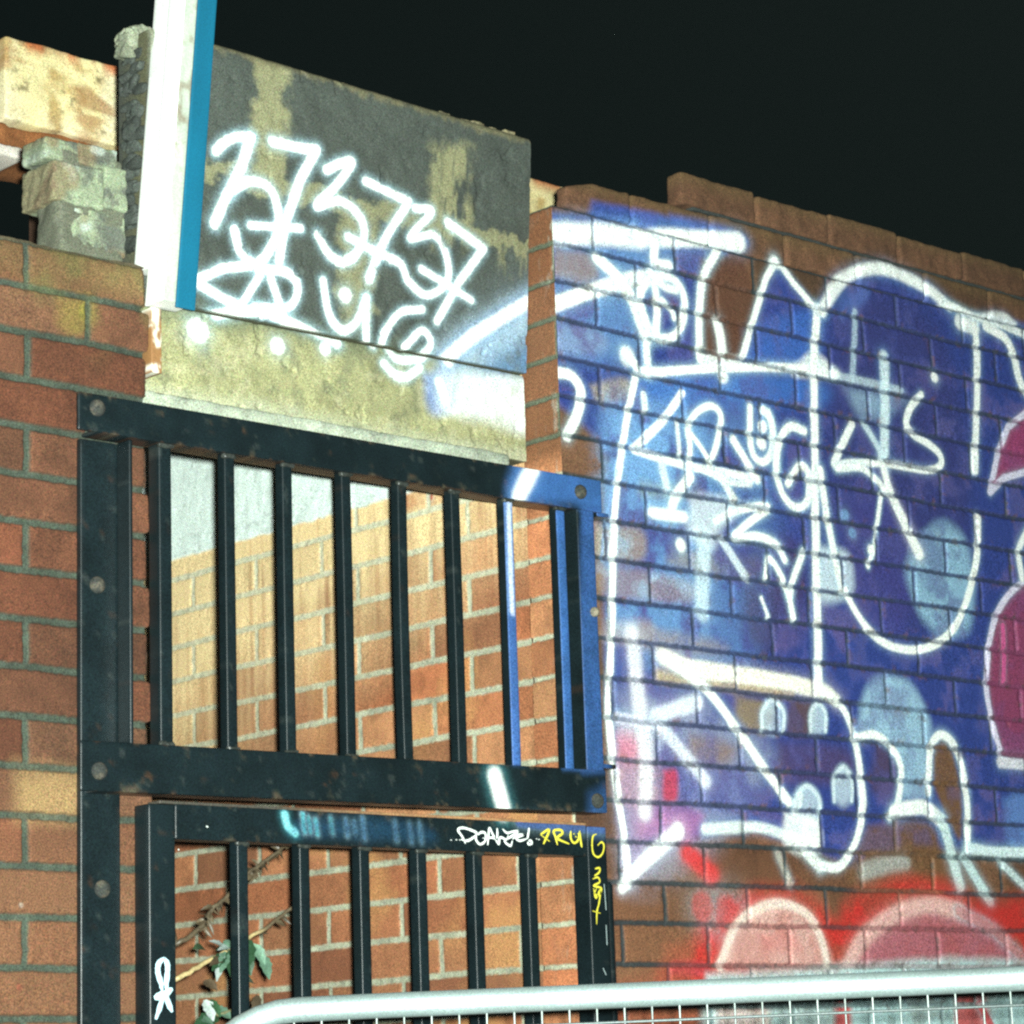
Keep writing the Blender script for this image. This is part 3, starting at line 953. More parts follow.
# =================================================================== LEANING POST
def leaning_post():
    root = empty('leaning_post', (.25, 0, Z0 + 1.055))
    WH = np.array([.84, .86, .82])
    zb, zt = Z0 + 1.100, Z0 + 1.95
    a = P(165, 270, -.05); b = P(185, 0, -.05); r = P(215, 0, -.05)
    kx = (b[0] - a[0]) / (b[2] - a[2])
    xl = lambda zz: a[0] + kx * (zz - a[2])
    wid = r[0] - b[0]
    w1 = wid * .38

    def slab(x0, x1, y0, y1, z0, z1, colf, name, parent):
        V, F = gridbox((x0, y0, z0), (x1, y1, z1), (.004, .01, .006), .0015)
        V = V.copy()
        c = colf(V)
        V[:, 0] += xl(V[:, 2])
        mb = MB(); mb.add(V, F, c)
        return part(mb.out(name, M_WOOD, None), parent)

    def cw(V):
        c = np.tile(WH, (len(V), 1))
        return mix(c, (.5, .52, .46), ss(.62, .8, fbm(V[:, 1] * 3, V[:, 2] * .6, 30, 5, 4)) * .25)

    def cgrey(V):
        c = np.tile(np.array([.42, .47, .39]), (len(V), 1)) * (.75 + .5 * fbm(V[:, 0] * 2, V[:, 2] * .4, 40, 15, 4))[:, None]
        return mix(c, (.20, .15, .10), ss(.60, .72, fbm(V[:, 0], V[:, 2], 35, 16, 4)) * .7)

    def cblue(V):
        return np.array([.002, .112, .195])[None, :] * (.85 + .3 * fbm(V[:, 0], V[:, 2] * .3, 30, 25, 4))[:, None]

    slab(0, wid - .001, -.049, .001, zb - .045, zt, cw, 'white_side', root)
    slab(.0005, wid - .002, .0015, .042, Z0 + 1.122, zt, cw, 'white_back', root)
    # the weathered front of the white piece and the blue facing beside it
    slab(.0005, w1, -.053, -.0495, zb - .048, zt, cgrey, 'weathered_edge', root)
    slab(w1 + .0006, wid, -.0545, -.0495, zb - .055, zt, cblue, 'blue_facing', root)
    # rusty white strap in the joint between wall and lintel
    mb = MB()
    V, F = gridbox((XL + .001, -.008, Z0 + .945), (XL + .021, .045, zb - .047), (.003, .02, .003), .001)
    n = fbm(V[:, 0] * 2, V[:, 2], 30, 35, 4)
    c = np.tile(np.array([.74, .72, .60]), (len(V), 1))
    t = ss(Z0 + 1.10, Z0 + 1.02, V[:, 2])
    c = mix(c, (.26, .13, .05), ss(.46, .58, n + .06 * t) * t)
    c = mix(c, (.06, .035, .02), ss(.62, .7, n) * t)
    mb.add(V, F, c)
    part(mb.out('rusty_strap', M_WOOD), root)
    return root


lp = leaning_post()
tag(lp, 'leaning post with a white side and a bright blue face, standing where lintel meets wall', 'post')


# =================================================================== CREAM WALL BEHIND
def cream_wall():
    y = 1.0
    root = empty('painted_wall', (1.6, 1.1, 0))
    x0 = P(5, 60, y)[0]; x1 = 2.75
    z0 = P(4, 118, y)[2]; z1 = P(4, 35, y)[2]

    def colr(V):
        c = np.tile(np.array([.80, .69, .36]), (len(V), 1)) * (.72 + .5 * fbm(V[:, 0] + V[:, 1], V[:, 2], 9, 81, 4))[:, None]
        c = mix(c, (.78, .70, .52), ss(.5, .7, fbm(V[:, 0], V[:, 2], 7, 85, 3)) * .5)
        n = fbm(V[:, 0] + V[:, 1], V[:, 2], 16, 82, 4)
        c = mix(c, (.40, .24, .07), ss(.52, .68, n) * .75)
        c = mix(c, (.34, .15, .05), ss(.56, .72, fbm(V[:, 0] * .6, V[:, 2] * 2, 13, 95, 4)) * .7)
        c = mix(c, (.10, .07, .03), ss(.70, .78, fbm(V[:, 0], V[:, 2], 45, 83, 4)) * .7)
        e = ss(.04, .0, z1 - V[:, 2]) * ss(.45, .6, fbm(V[:, 0], V[:, 1], 14, 84, 3))
        c = mix(c, (.52, .15, .05), e * .9)
        k = P(133, 68, y)
        dd = np.hypot(V[:, 0] - k[0], (V[:, 2] - k[2]) * 1.6)
        return mix(c, (.60, .17, .06), ss(.075, .045, dd) * .9)

    V, F = rough_box((x0, y, z0), (x1, y + .23, z1), (.007, .05, .006), .006, .004, 87, 20)
    mb = MB(); mb.add(V, F, colr(V)); part(mb.out('cream_painted_band', M_CONC), root)
    zr0 = P(0, 140, y)[2]
    V, F = rough_box((P(-90, 130, y)[0], y + .015, zr0), (x1, y + .22, z0 - .002), (.008, .05, .008), .012, .012, 88, 22)
    c = np.array([.26, .10, .035])[None, :] * (.4 + 1.1 * fbm(V[:, 0], V[:, 2], 26, 89, 4))[:, None]
    mb = MB(); mb.add(V, F, c); part(mb.out('brick_course', M_BRICK), root)
    zw = P(0, 153, y)[2]
    xe = P(27, 153, y)[0]
    V, F = rough_box((P(-90, 150, y)[0], y + .005, zw), (xe, y + .22, zr0 - .002), (.008, .05, .006), .008, .006, 90, 22)
    c = np.array([.74, .68, .60])[None, :] * (.6 + .7 * fbm(V[:, 0], V[:, 2], 16, 91, 4))[:, None]
    mb = MB(); mb.add(V, F, c); part(mb.out('white_ledge', M_CONC), root)
    xs = 1.42
    V, F = gridbox((xs, y + .02, 0), (x1 - .01, y + .215, zr0 - .001), (.05, .1, .05), .004)
    c = np.array([.15, .06, .03])[None, :] * (.5 + 1.0 * fbm(V[:, 0], V[:, 2], 16, 92, 4))[:, None]
    mb = MB(); mb.add(V, F, c); part(mb.out('dark_brick_body', M_BRICK), root)
    V, F = gridbox((.755, y + .03, 0), (.855, y + .2, zr0 - .001), (.03, .1, .03), .004)
    mb = MB(); mb.add(V, F, np.array([.10, .05, .03])[None, :] * (.5 + 1.0 * fbm(V[:, 0], V[:, 2], 16, 93, 4))[:, None])
    part(mb.out('brick_pier', M_BRICK), root)
    return root


cw_ = cream_wall()
tag(cw_, 'cream painted masonry showing above the left wall, behind the lintel, with flaking red edges', 'painted wall')

# =================================================================== STEEL GRILLE AND GATE
def weld(mb, x0, x1, y, z, seed):
    V, F = rough_box((x0 - .003, y - .004, z - .004), (x1 + .003, y + .006, z + .005), .003, .004, .003, seed, 110)
    mb.add(V, F, np.array([.030, .034, .030]) * (.6 + .8 * fbm(V[:, 0], V[:, 2], 90, seed, 3))[:, None])


BK = np.array([.0050, .0105, .0125])
RUST = np.array([.10, .042, .016])
YG = -.052                                    # front of the steel frame


def steel(lo, hi, step=.006, r=.0025, rust=.25, seed=0, paint=True, xw=None):
    V, F = gridbox(lo, hi, step, r)
    n = fbm(V[:, 0] * 1.0 + V[:, 1] * .7, V[:, 2], 24, 200 + seed, 4)
    c = np.tile(BK, (len(V), 1)) * (.6 + .9 * n)[:, None]
    e = np.min(np.stack([np.abs(V[:, 2] - lo[2]), np.abs(V[:, 2] - hi[2])], 1), 1)
    m2 = fbm(V[:, 0] * 1.4, V[:, 2] * 1.4, 40, 230 + seed, 4)
    c = mix(c, RUST, rust * .6 * ss(.66, .84, m2 - .06 + .26 * np.exp(-e / .004)))
    c = mix(c, (.10, .11, .075), rust * .8 * ss(.62, .78, m2) * np.exp(-e / .008))
    c = mix(c, (.05, .06, .055), .30 * ss(.72, .80, fbm(V[:, 0], V[:, 2], 60, 260 + seed, 4)))
    cv = Canvas(np.where(V[:, 1] < lo[1] + .0012, V[:, 0], 99.0), V[:, 2], c, np.zeros(len(V)), lambda a, b: (lambda q: (q[0], q[2]))(P(a, b, YG)))
    if paint:
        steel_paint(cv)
    return V, F, cv.c, cv.cov


def steel_paint(cv):
    st, po = cv.stroke, cv.poly
    B2 = (.04, .12, .33)
    po([(512, 462), (630, 478), (630, 525), (575, 505), (512, 500)], B2, .92, 8, .2)
    po([(582, 505), (606, 508), (612, 775), (582, 775)], (.035, .10, .29), .85, 4, .25, curve=False)
    po([(556, 505), (570, 507), (580, 772), (562, 772)], (.05, .15, .42), .75, 3, .2, curve=False)
    po([(507, 500), (518, 502), (526, 766), (512, 766)], (.06, .15, .42), .8, 3, .2, curve=False)
    st([(513, 500), (514, 560), (516, 610)], 5, (.55, .62, .80), .9, .2)
    st([(533, 468), (526, 482), (519, 496)], 13, W, 1, .35, (.2, .4, .75), .5)
    st([(494, 778), (498, 792), (503, 812)], 13, W, 1, .35, (.12, .40, .44), .55)
    po([(590, 800), (612, 790), (612, 830), (590, 832)], B2, .6, 8, .3)
    st([(520, 822), (560, 826), (604, 828)], 8, (.03, .07, .30), .55, .3)
    TL = (.07, .34, .40)
    st([(285, 815), (288, 826), (296, 833)], 6, (.20, .55, .60), .8, .3, TL)
    for k, (x, y0, y1, a) in enumerate(((303, 814, 832, .8), (309, 818, 832, .6), (316, 820, 834, .7), (331, 818, 833, .35), (346, 820, 835, .4),
                                        (354, 822, 832, .35), (363, 818, 838, .45), (395, 822, 840, .35), (410, 824, 842, .3), (420, 824, 842, .35))):
        st([(x, y0), (x + 1, (y0 + y1) / 2), (x + 2, y1)], 3.5, TL if k < 4 else (.04, .13, .26), a, .4)
    po([(300, 818), (370, 820), (425, 826), (425, 842), (300, 834)], (.012, .05, .10), .5, 6)


def make(name, lo, hi, root, step=.006, rust=.25, seed=0, r=.0025):
    V, F, c, cov = steel(lo, hi, step, r, rust, seed)
    mb = MB()
    if name == 'bar':
        t = (V[:, 2] - lo[2]) / (hi[2] - lo[2])
        V[:, 0] += np.sin(math.pi * t) * rng.normal() * .0012
        weld(mb, lo[0], hi[0], lo[1], lo[2] + .010, 700 + seed)
        weld(mb, lo[0], hi[0], lo[1], hi[2] - .006, 750 + seed)
    mb.add(V, F, c, cov)
    return part(mb.out(name, M_STEEL, None, True), root)


def xz(px, py, y=YG):
    q = P(px, py, y)
    return q[0], q[2]


def bolt(px, py, y, root, r=.013, col=None, seed=0):
    q = P(px, py, y)
    n = 18
    rings = [(r, 0), (r, -.003), (r * .86, -.006), (r * .55, -.009), (r * .2, -.0105)]
    V = []
    for (rr, dy) in rings:
        for k in range(n):
            t = 2 * math.pi * k / n
            V.append((q[0] + rr * math.cos(t), q[1] + dy, q[2] + rr * math.sin(t)))
    V = np.array(V)
    F = []
    for a in range(len(rings) - 1):
        for k in range(n):
            F.append((a * n + k, a * n + (k + 1) % n, (a + 1) * n + (k + 1) % n, (a + 1) * n + k))
    for k in range(0, n - 2, 2):
        F.append(((len(rings) - 1) * n, (len(rings) - 1) * n + k + 1, (len(rings) - 1) * n + k + 2, (len(rings) - 1) * n + min(k + 3, n - 1)))
    c = mix(np.tile(np.array([.030, .033, .030]) if col is None else np.array(col), (len(V), 1)), (.085, .075, .055), ss(.45, .75, fbm(V[:, 0], V[:, 2], 150, seed, 3)))
    mb = MB(); mb.add(V, np.array(F)[:, ::-1], c)
    return part(mb.out('bolt', M_CONC, None, True), root)


def grille():
    root = empty('steel_grille', (.65, -.03, Z0 + .25))
    # left angle iron: a leg flat on the wall and a leg standing out from it
    xa = P(80, 600, -.012)[0]; xf = P(118, 600, -.012)[0]
    zt = xz(100, 399)[1]
    make('wall_plate', (xa, -.014, 0.02), (xf + .002, -.001, Z0 + .815), root, .008, .5, 1)
    xo = xz(134.5, 600)[0]
    zm = xz(110, 775)[1]
    make('angle_flange', (xf - .004, -.050, zm), (xf + .003, -.015, Z0 + .815), root, .006, .5, 2)
    # rails
    za, zb = xz(110, 436)[1], xz(100, 399)[1]
    xe = xz(602, 500)[0]
    za, zb = Z0 + .818, Z0 + .8785

    def angle_rail(x0, x1, z0, z1, yf, tilt, sd):
        mb = MB()
        for lo, hi in (((x0, yf, z0), (x1, yf + .007, z1)), ((x0 + .036, yf + .0072, z0 + .0005), (x1 - .002, -.004, z0 + .007))):
            V, F, c, cov = steel(lo, hi, (.005, .008, .005), .0025, .6, sd)
            V[:, 2] += (V[:, 0] - .65) * tilt
            mb.add(V, F, c, cov)
        return part(mb.out('rail', M_STEEL, None, True), root)

    angle_rail(P(78.5, 400, YG)[0], xe, za, zb, YG, 0, 3)
    angle_rail(P(80, 770, YG)[0], xz(606, 790)[0], Z0 + .266, Z0 + .342, YG - .002, .010, 4)
    # bars: right edges measured half way up
    for i, px in enumerate((172.5, 236.5, 294.5, 353.5, 410, 463, 516, 568)):
        x = xz(px, 600, -.042)[0]
        w = .024 if i == 0 else .0205
        make('bar', (x - w, -.042, Z0 + .330), (x, -.042 + w + (.006 if i == 0 else 0), za + .004), root, (.006, .006, .009), .22, 10 + i)
    # right post
    xp0, xp1 = xz(582, 610)[0], xz(599, 610)[0]
    make('post', (xp0, YG + .003, Z0 + .32), (xp1, -.012, za + .004), root, .006, .25, 30)
    # lower latch post outside the leaf
    q0, q1 = xz(609.5, 920)[0], xz(619, 920)[0]
    make('latch_post', (q0 + .003, -.045, 0.02), (q1, -.020, xz(614, 880)[1]), root, .006, .2, 31, .009)
    # thin lugs that tie the rails to the wall
    make('lug', (xe - .01, -.048, za - .006), (xe + .02, -.001, za + .002), root, .006, .5, 32)
    make('lug', (xz(600, 785)[0], -.048, Z0 + .352), (xz(619, 785)[0], -.001, Z0 + .360), root, .006, .5, 33)
    for k, (px, py, y) in enumerate(((97, 408, YG), (99, 771, YG - .002), (97, 585, -.014), (102, 889, -.014), (580, 492, YG), (597, 801, YG - .002))):
        bolt(px, py, y, root, .0135, None, 40 + k)
    bolt(594, 612, YG + .003, root, .009, (.25, .22, .16), 60)
    return root


gr = grille()
tag(gr, 'black steel grille fixed above the gate leaf, its bolted right end sprayed blue', 'grille')


def ribbon(strokes, wpx, col, y, name, root):
    """Hand-drawn paint line, a thin raised film."""
    mb = MB()
    for pts in strokes:
        p = smooth(pts, 5) if len(pts) > 2 else np.asarray(pts, float)
        q = np.array([xz(a, b, y) for a, b in p])
        n = len(q)
        w = wpx / 560 / 2 * (.85 + .3 * rng.random(n)) * np.clip(np.minimum(np.arange(n), n - 1 - np.arange(n)) / max(1, n * .12) * .6 + .4, 0, 1)
        V, F = [], []
        for i in range(n):
            t = q[min(i + 1, n - 1)] - q[max(i - 1, 0)]
            t = t / (np.linalg.norm(t) + 1e-9)
            nn = np.array([-t[1], t[0]]) * w[i]
            for sgn, dy in ((1, 0), (.6, -.0006), (-.6, -.0006), (-1, 0)):
                V.append((q[i][0] + nn[0] * sgn, y + dy, q[i][1] + nn[1] * sgn))
        for i in range(n - 1):
            for k in range(3):
                F.append((i * 4 + k, i * 4 + k + 1, i * 4 + 5 + k, i * 4 + 4 + k))
        for (px_, py_) in (p[0], p[-1]):
            pass
        mb.add(np.array(V), F, np.array(col))
    return part(mb.out(name, M_TAG), root)


def leaf():
    root = empty('steel_gate', (.68, -.03, 0.05))
    zt0 = xz(330, 811.5)[1]
    zr0 = xz(250, 842)[1]
    zb = .06
    xs0, xs1 = xz(149.5, 920)[0], xz(176, 920)[0]
    make('stile', (xs0, YG, zb), (xs1, -.012, zt0 - .002), root, .006, .35, 50)
    xr0, xr1 = xz(590, 900)[0], xz(609, 900)[0]
    make('stile', (xr0, YG, zb), (xr1, -.012, zt0 - .002), root, .006, .15, 51)
    make('rail', (xs1 + .001, YG + .001, zr0), (xr0 - .001, -.014, zt0), root, (.0035, .008, .0035), .35, 52)
    make('rail', (xs1 + .001, YG + .001, zb), (xr0 - .001, -.014, zb + .06), root, .01, .3, 53)
    # worn, rusty arris along the top of the rail
    mb = MB()
    V, F = gridbox((xs0 + .02, YG - .0005, zt0 - .001), (xr0 - .002, -.02, zt0 + .0035), (.004, .01, .002), .001)
    n = fbm(V[:, 0], V[:, 2], 30, 301, 4)
    f = ss(.40, .75, V[:, 0])
    c = mix(np.tile(np.array([.06, .055, .045]), (len(V), 1)), (.36, .19, .09), np.clip(f * (.35 + 1.1 * n), 0, 1))
    mb.add(V, F, c); part(mb.out('worn_top_edge', M_STEEL), root)
    for i, px in enumerate((248.8, 310.8, 370.8, 428, 484, 538)):
        x = xz(px, 900, -.044)[0]
        make('bar', (x - .021, -.044, zb + .055), (x, -.022, zr0 + .004), root, (.006, .006, .01), .15, 60 + i)
    y = YG + .0004
    s1 = 120 / 1024
    A = lambda pts: [(445 + a * s1, 810 + b * s1) for a, b in pts]
    wt = [A([(175, 285), (150, 230), (112, 170), (150, 152), (215, 168), (275, 200), (235, 240), (190, 262), (135, 250)]),
          A([(275, 200), (265, 250), (300, 292), (345, 262), (345, 200), (310, 190), (275, 215)]),
          A([(365, 300), (372, 220), (380, 152), (405, 200), (440, 255), (448, 200), (445, 155)]),
          A([(335, 245), (400, 235), (450, 250)]), A([(420, 225), (460, 290), (470, 235), (520, 250)]),
          A([(490, 160), (530, 195), (580, 185), (625, 182), (560, 230), (510, 265), (560, 305), (575, 262)]),
          A([(540, 215), (525, 260)]), A([(575, 250), (620, 215), (670, 212), (610, 240), (640, 262), (700, 245)]),
          A([(718, 152), (714, 190), (704, 245)]), A([(712, 262), (735, 262), (742, 285), (715, 292), (708, 270)])]
    for (a, b) in ((50, 255), (95, 253), (780, 245), (800, 250), (325, 238), (125, 254)):
        wt.append(A([(a - 5, b), (a + 6, b + 2)]))
    ribbon(wt, 2.3, (.80, .86, .82), y, 'white_marker_tag', root)
    s2 = 100 / 819
    Bq = lambda pts: [(530 + a * s2, 815 + b * s2) for a, b in pts]
    yl = [Bq([(85, 160), (160, 120), (110, 240)]), Bq([(85, 160), (160, 215)]), Bq([(225, 245), (210, 180), (195, 130), (250, 122), (268, 150), (225, 190), (320, 236)]),
          Bq([(335, 130), (335, 190), (360, 228), (395, 205), (408, 130)]), Bq([(408, 135), (415, 200), (425, 265)]), Bq([(372, 172), (380, 182)]), Bq([(392, 148), (398, 158)]), Bq([(358, 150), (362, 158)]),
          Bq([(545, 155), (515, 175), (508, 250), (520, 320), (560, 345), (595, 310), (605, 250), (585, 222), (552, 250)]),
          Bq([(530, 440), (570, 435), (565, 470), (525, 500)]), Bq([(512, 525), (555, 510), (570, 550), (520, 580), (585, 600), (560, 660), (530, 640), (545, 600)]),
          Bq([(520, 600), (540, 680), (575, 610), (565, 720), (548, 790), (545, 895)]), Bq([(510, 785), (575, 805)])]
    ribbon(yl, 2.5, (.74, .66, .06), y, 'yellow_marker_tag', root)
    s3 = 150 / 1024
    Cq = lambda pts: [(130 + a * s3, 930 + b * s3) for a, b in pts]
    ribbon([Cq([(235, 190), (195, 230), (190, 290), (210, 360), (228, 430), (205, 520), (175, 610)]),
            Cq([(235, 190), (255, 240), (252, 320), (240, 420), (262, 500), (288, 560)])], 7, (.46, .66, .74), y, 'white_paint_mark', root)
    ribbon([Cq([(165, 465), (225, 440), (290, 402)])], 6.0, (.48, .72, .76), y - .0004, 'white_paint_mark', root)
    for sg in ([(604, 884), (606, 910)], [(606, 925), (607, 945)], [(603, 968), (606, 975)]):
        ribbon([sg], 2.5, (.40, .50, .50), y, 'white_marker_mark', root)
    for sg in ([(206, 826), (208, 827)], [(178, 849), (179, 850)]):
        ribbon([sg], 3, (.6, .66, .62), y, 'white_paint_mark', root)
    return root


lf_ = leaf()
tag(lf_, 'black barred gate leaf below the grille, marker tags along its top rail', 'gate')


# =================================================================== BRAMBLE
def tube(pts, radii, n=8, col=(.2, .16, .08), seed=0):
    p = np.asarray(pts, float)
    m_ = len(p)
    V, F = [], []
    for i in range(m_):
        t = p[min(i + 1, m_ - 1)] - p[max(i - 1, 0)]
        t = t / (np.linalg.norm(t) + 1e-12)
        a = np.cross(t, [0, 0, 1.0] if abs(t[2]) < .9 else [1.0, 0, 0]); a /= np.linalg.norm(a)
        b = np.cross(t, a)
        for k in range(n):
            th = 2 * math.pi * k / n
            V.append(p[i] + (a * math.cos(th) + b * math.sin(th)) * radii[i])
    for i in range(m_ - 1):
        for k in range(n):
            F.append((i * n + k, i * n + (k + 1) % n, (i + 1) * n + (k + 1) % n, (i + 1) * n + k))
    return np.array(V), np.array(F)[:, ::-1]


def leaf_mesh(base, tip, width, up, fold=.25, droop=.15):
    base, tip = np.asarray(base, float), np.asarray(tip, float)
    d = tip - base
    L = np.linalg.norm(d); d = d / L
    side = np.cross(d, up); side /= np.linalg.norm(side)
    nrm = np.cross(side, d)
    V, F = [], []
    n = 9
    for i in range(n):
        t = i / (n - 1)
        w = width * (math.sin(math.pi * min(t * .93 + .04, 1)) ** .8) * (1 - .35 * t) * (1 + .12 * (-1) ** i)
        c = base + d * L * t - nrm * droop * L * t * t
        for s_ in (-1, -.5, 0, .5, 1):
            V.append(c + side * w * s_ + nrm * abs(s_) * w * fold)
    for i in range(n - 1):
        for k in range(4):
            F.append((i * 5 + k, i * 5 + k + 1, i * 5 + 6 + k, i * 5 + 5 + k))
    return np.array(V), np.array(F)


def bramble():
    root = empty('bramble', (.20, .50, 0))
    Y = .16
    q = lambda a, b, y=Y: P(a, b, y)
    s1 = [np.array([.10, .45, 0]), np.array([.02, .40, .6]), np.array([.05, .30, 1.2])] + [q(150, 958, .2), q(176, 944), q(199, 929), q(211, 911), q(231, 893), q(249, 873), q(270, 858), q(290, 842)]
    s2 = [np.array([.22, .55, 0]), np.array([.08, .45, .6]), np.array([.06, .30, 1.15])] + [q(150, 993, .2), q(176, 980), q(202, 965), q(226, 951), q(249, 938), q(270, 925), q(295, 905)]
    for k, (s_, col) in enumerate(((s1, (.085, .065, .04)), (s2, (.40, .31, .15)))):
        p = smooth(s_, 6)
        p = p + (rng.random(p.shape) - .5) * .003
        rad = np.linspace(.0055, .0028, len(p))
        V, F = tube(p, rad, 8)
        t = np.repeat(np.linspace(0, 1, len(p)), 8)
        c = np.tile(np.array(col), (len(V), 1)) * (.6 + .8 * fbm(V[:, 0], V[:, 2], 90, 401 + k, 3))[:, None]
        if k == 1:
            c = mix(c, (.10, .075, .045), ss(.80, .88, t))
        mb = MB(); mb.add(V, F, c)
        # dry curled bits and thorns along the stem
        for j in range(len(p) // 2, len(p) - 1):
            for _ in range(2 if k == 0 else (1 if j > len(p) * .82 else 0)):
                d = rng.normal(size=3); d /= np.linalg.norm(d)
                L = .008 + .016 * rng.random()
                V, F = leaf_mesh(p[j], p[j] + d * L + np.array([0, 0, -.006]), .0035 + .003 * rng.random(), rng.normal(size=3), .5, .5)
                mb.add(V, F, np.array([.07, .052, .03]) * (.6 + .9 * rng.random()))
        part(mb.out('stem', M_LEAF, None, True), root)
    GR = np.array([.02, .055, .025]); PG = np.array([.12, .22, .15]); WT = np.array([.36, .42, .40])
    leaves = [((252, 944), (266, 962), .013, PG), ((262, 955), (270, 975), .012, PG * .7), ((250, 940), (240, 975), .018, GR), ((246, 942), (252, 972), .012, GR),
              ((228, 952), (216, 936), .010, WT), ((226, 952), (222, 968), .011, PG * .8), ((224, 954), (214, 966), .012, GR), ((230, 950), (232, 972), .011, GR),
              ((226, 950), (230, 936), .010, PG), ((222, 953), (218, 976), .009, WT * .8), ((205, 1000), (214, 1018), .012, WT), ((214, 1008), (232, 1016), .012, PG * .6),
              ((218, 1014), (196, 1026), .016, GR), ((235, 1012), (255, 1022), .012, GR), ((233, 948), (222, 944), .008, WT)]
    for _ in range(8):
        a = (196 + 75 * rng.random(), 940 + 85 * rng.random())
        t = rng.random() * 6.28
        leaves.append((a, (a[0] + 13 * math.cos(t), a[1] + 12 * math.sin(t) + 5), .006 + .006 * rng.random(), [GR, GR * 1.6, PG * .6, np.array([.07, .05, .03])][int(rng.random() * 4)]))
    for k, (a, b, w, col) in enumerate(leaves):
        A_, B_ = q(a[0], a[1], Y - .01), q(b[0], b[1], Y - .03 - .02 * rng.random())
        V, F = leaf_mesh(A_, B_, w, np.array([-.35, -.8, .35 + .4 * rng.random()]), .3, .2)
        mb = MB(); mb.add(V, F, np.tile(col, (len(V), 1)) * (.7 + .6 * fbm(V[:, 0], V[:, 2], 120, 430 + k, 3))[:, None])
        part(mb.out('leaf', M_LEAF, None, True), root)
    # shoots that carry the lowest leaves
    V, F = tube(smooth([np.array([.2, .5, 0]), np.array([.15, .3, .8]), q(230, 1060, .14), q(212, 1012, .14)], 6), np.full(19, .003), 6)
    mb = MB(); mb.add(V, F, np.array([.12, .12, .06])); part(mb.out('stem', M_LEAF, None, True), root)
    return root


br = bramble()
for o_ in (lw, rw, yw, ll, lp, cw_, gr, lf_):
    o_['kind'] = 'thing'
tag(br, 'straggling bramble with dead stems and a few green leaves behind the gate bars', 'bramble')


# =================================================================== MESH BARRIER
def barrier():
    d = np.array([.7323, -.681, 0]); d /= np.linalg.norm(d)
    root = empty('mesh_barrier', (1.2, -1.7, 0))
    ray_ = ray(226, 1023); o0 = CAM + ray_ / FPX * 3.50
    R = .0162
    def at(s, z):
        return np.array([o0[0] + d[0] * s, o0[1] + d[1] * s, z])
    z_top = (CAM + ray(620, 995.5) / FPX * 3.5)[2]
    slope = ((CAM + ray(1010, 979) / FPX * 3.5)[2] - z_top) / (390 / FPX * 3.5)
    s620 = (620 - 226) / FPX * 3.5
    zt = lambda s: z_top + slope * (s - s620)
    Ltot = 3.3
    rb = .15
    s_l, s_r = -.055, Ltot
    pts = [at(s_l, .04), at(s_l, .6), at(s_l, zt(0) - rb)]
    for k in range(1, 10):
        t = math.pi / 2 * k / 9
        pts.append(at(s_l + rb - rb * math.cos(t), zt(0) - rb + rb * math.sin(t)))
    for s in np.linspace(.2, Ltot - .2, 60):
        pts.append(at(s, zt(s)))
    for k in range(1, 10):
        t = math.pi / 2 * k / 9
        pts.append(at(s_r - rb + rb * math.sin(t), zt(Ltot) - rb + rb * math.cos(t)))
    pts += [at(s_r, .6), at(s_r, .04)]
    V, F = tube(pts, np.full(len(pts), R), 20)
    c = np.array([.39, .49, .48])[None, :] * (.62 + .38 * fbm((V[:, 0] - V[:, 1]) * .25, V[:, 2] * 8, 30, 501, 4) + .38 * fbm(V[:, 0] - V[:, 1], V[:, 2], 14, 503, 4))[:, None]
    mb = MB(); mb.add(V, F, c); part(mb.out('tube_frame', M_GALV, None, True), root)
    # welded mesh
    mb = MB()
    n = 0
    s = s_l + .036
    while s < s_r - .02:
        top = zt(s)
        if s < s_l + rb:
            top = zt(0) - rb + math.sqrt(max(rb ** 2 - (s_l + rb - s) ** 2, 0))
        V, F = tube([at(s, .15), at(s, .9), at(s, top - .012)], [.0014] * 3, 6)
        mb.add(V, F, np.array([.22, .25, .24]) * (.8 + .4 * rng.random()))
        s += .036
    for zz in np.arange(.2, 1.55, .26):
        V, F = tube([at(s_l, zz), at(1.5, zz), at(s_r, zz)], [.0019] * 3, 6)
        mb.add(V, F, np.array([.15, .18, .17]))
    off = np.array([d[1], -d[0], 0]) * .002
    ztop = [at(s_l + .12, zt(0) - .034) + off, at(1.5, zt(1.5) - .034) + off, at(s_r - .1, zt(Ltot) - .034) + off]
    V, F = tube(ztop, [.0022] * 3, 6); mb.add(V, F, np.array([.10, .12, .12]))
    part(mb.out('wire_mesh', M_GALV, None, True), root)
    return root


ba = barrier()
tag(ba, 'galvanised temporary fence panel with a bright round top tube, standing in front of the gate', 'barrier')

# =================================================================== GROUND
gs = spans((-12, 14, .5))
A, Bq = [a.ravel() for a in np.meshgrid(gs, gs, indexing='ij')]
c = np.array([.10, .10, .09])[None, :] * (.6 + .8 * fbm(A, Bq, 1.3, 601, 5))[:, None]
A2, B2 = A.copy(), Bq.copy()
far = np.maximum(np.abs(A), np.abs(Bq)) > 11.9
A2[far] *= 20; B2[far] *= 20
g = build('ground', np.stack([A2, B2, 0 * A], 1), grid_faces(len(gs), len(gs)), c, M_GROUND)
tag(g, 'worn grey concrete ground in front of the wall and in the yard', 'ground', kind='structure')

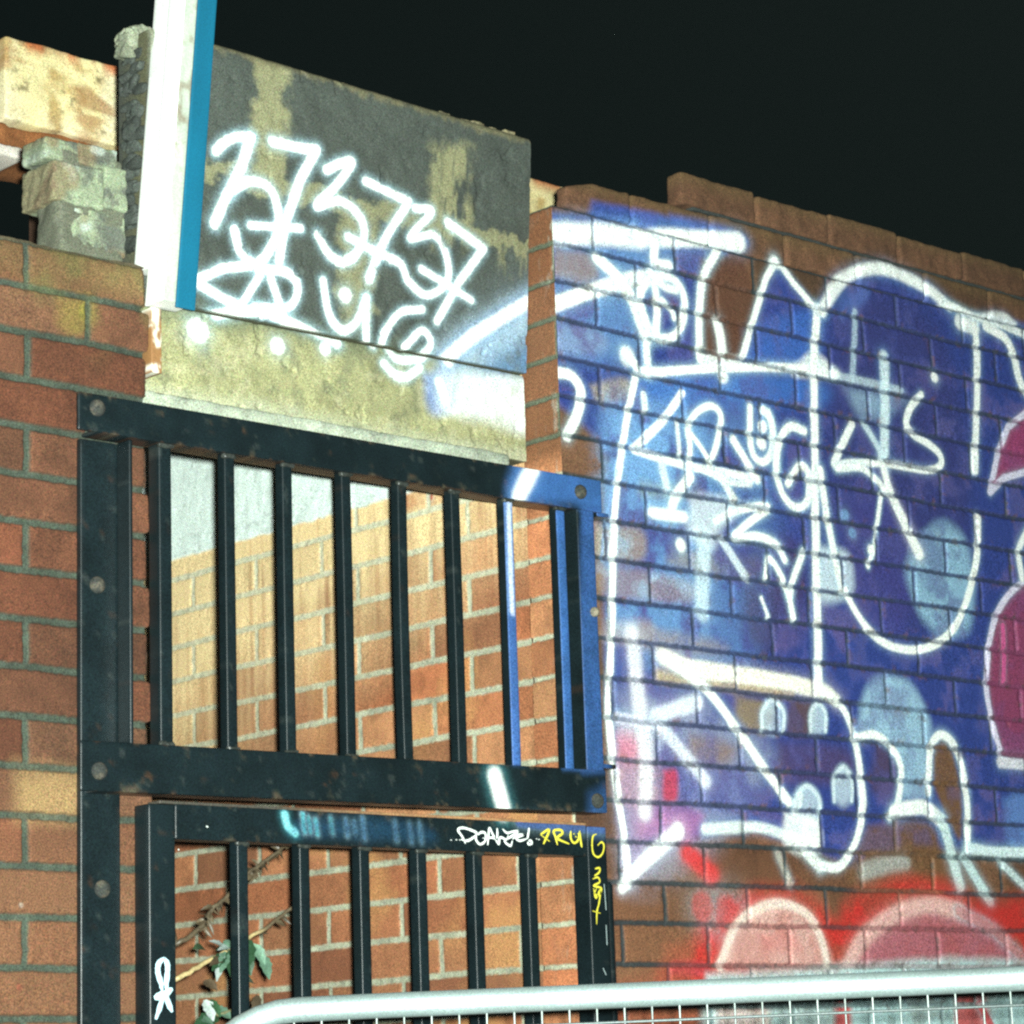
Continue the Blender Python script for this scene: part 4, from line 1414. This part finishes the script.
# =================================================================== HAZE BOX ADDED TO LIFT THE BLACKS
HAZE = 0.00003
V, F = gridbox((-13, -13, -1.0), (15, 13, 4.2), 30, .01)
hz = build('haze', V, F, np.zeros((len(V), 3)), M_GROUND)
hm = bpy.data.materials.new('haze')
hm.use_nodes = True
ht = hm.node_tree
ht.nodes.clear()
ho = ht.nodes.new('ShaderNodeOutputMaterial')
hv = ht.nodes.new('ShaderNodeVolumePrincipled')
hv.inputs['Color'].default_value = (.78, .95, .90, 1)
hv.inputs['Density'].default_value = HAZE
ht.links.new(hv.outputs[0], ho.inputs['Volume'])
hz.data.materials.clear(); hz.data.materials.append(hm)
tag(hz, 'thin haze box added to lift the blacks, lit by the flash', 'haze', kind='stuff')

# =================================================================== NIGHT SKY AND FLASH
w = bpy.data.worlds.new('World')
SC.world = w
w.use_nodes = True
nt = w.node_tree
bg = nt.nodes['Background']
sky = nt.nodes.new('ShaderNodeTexSky')
sky.sky_type = 'NISHITA'
sky.sun_disc = False
sky.sun_elevation = math.radians(-8)
sky.sun_rotation = math.radians(220)
mx = nt.nodes.new('ShaderNodeVectorMath'); mx.operation = 'MULTIPLY_ADD'
mx.inputs[1].default_value = (.6, .6, .6)
mx.inputs[2].default_value = (.034, .064, .062)
nt.links.new(sky.outputs[0], mx.inputs[0])
nt.links.new(mx.outputs[0], bg.inputs['Color'])
bg.inputs['Strength'].default_value = .1

fl = bpy.data.lights.new('camera_flash', 'SPOT')
fl.energy = 2500
fl.color = (.91, 1.0, .93)
fl.spot_size = math.radians(60)
fl.spot_blend = .9
fl.shadow_soft_size = .02
fo = bpy.data.objects.new('camera_flash', fl)
COL.objects.link(fo)
fo.location = Vector(CAM + RT * .035 + UP * .03)
aim = P(470, 560, 0)
fo.rotation_euler = (Vector(aim) - fo.location).to_track_quat('-Z', 'Y').to_euler()

vs = SC.view_settings
vs.view_transform = 'Standard'
vs.look = 'None'
vs.exposure = 0
vs.gamma = 1
vs.use_curve_mapping = False
SC.cycles.max_bounces = 5
SC.cycles.pixel_filter_type = 'BLACKMAN_HARRIS'
SC.cycles.filter_width = 2.4
SC.cycles.use_denoising = False
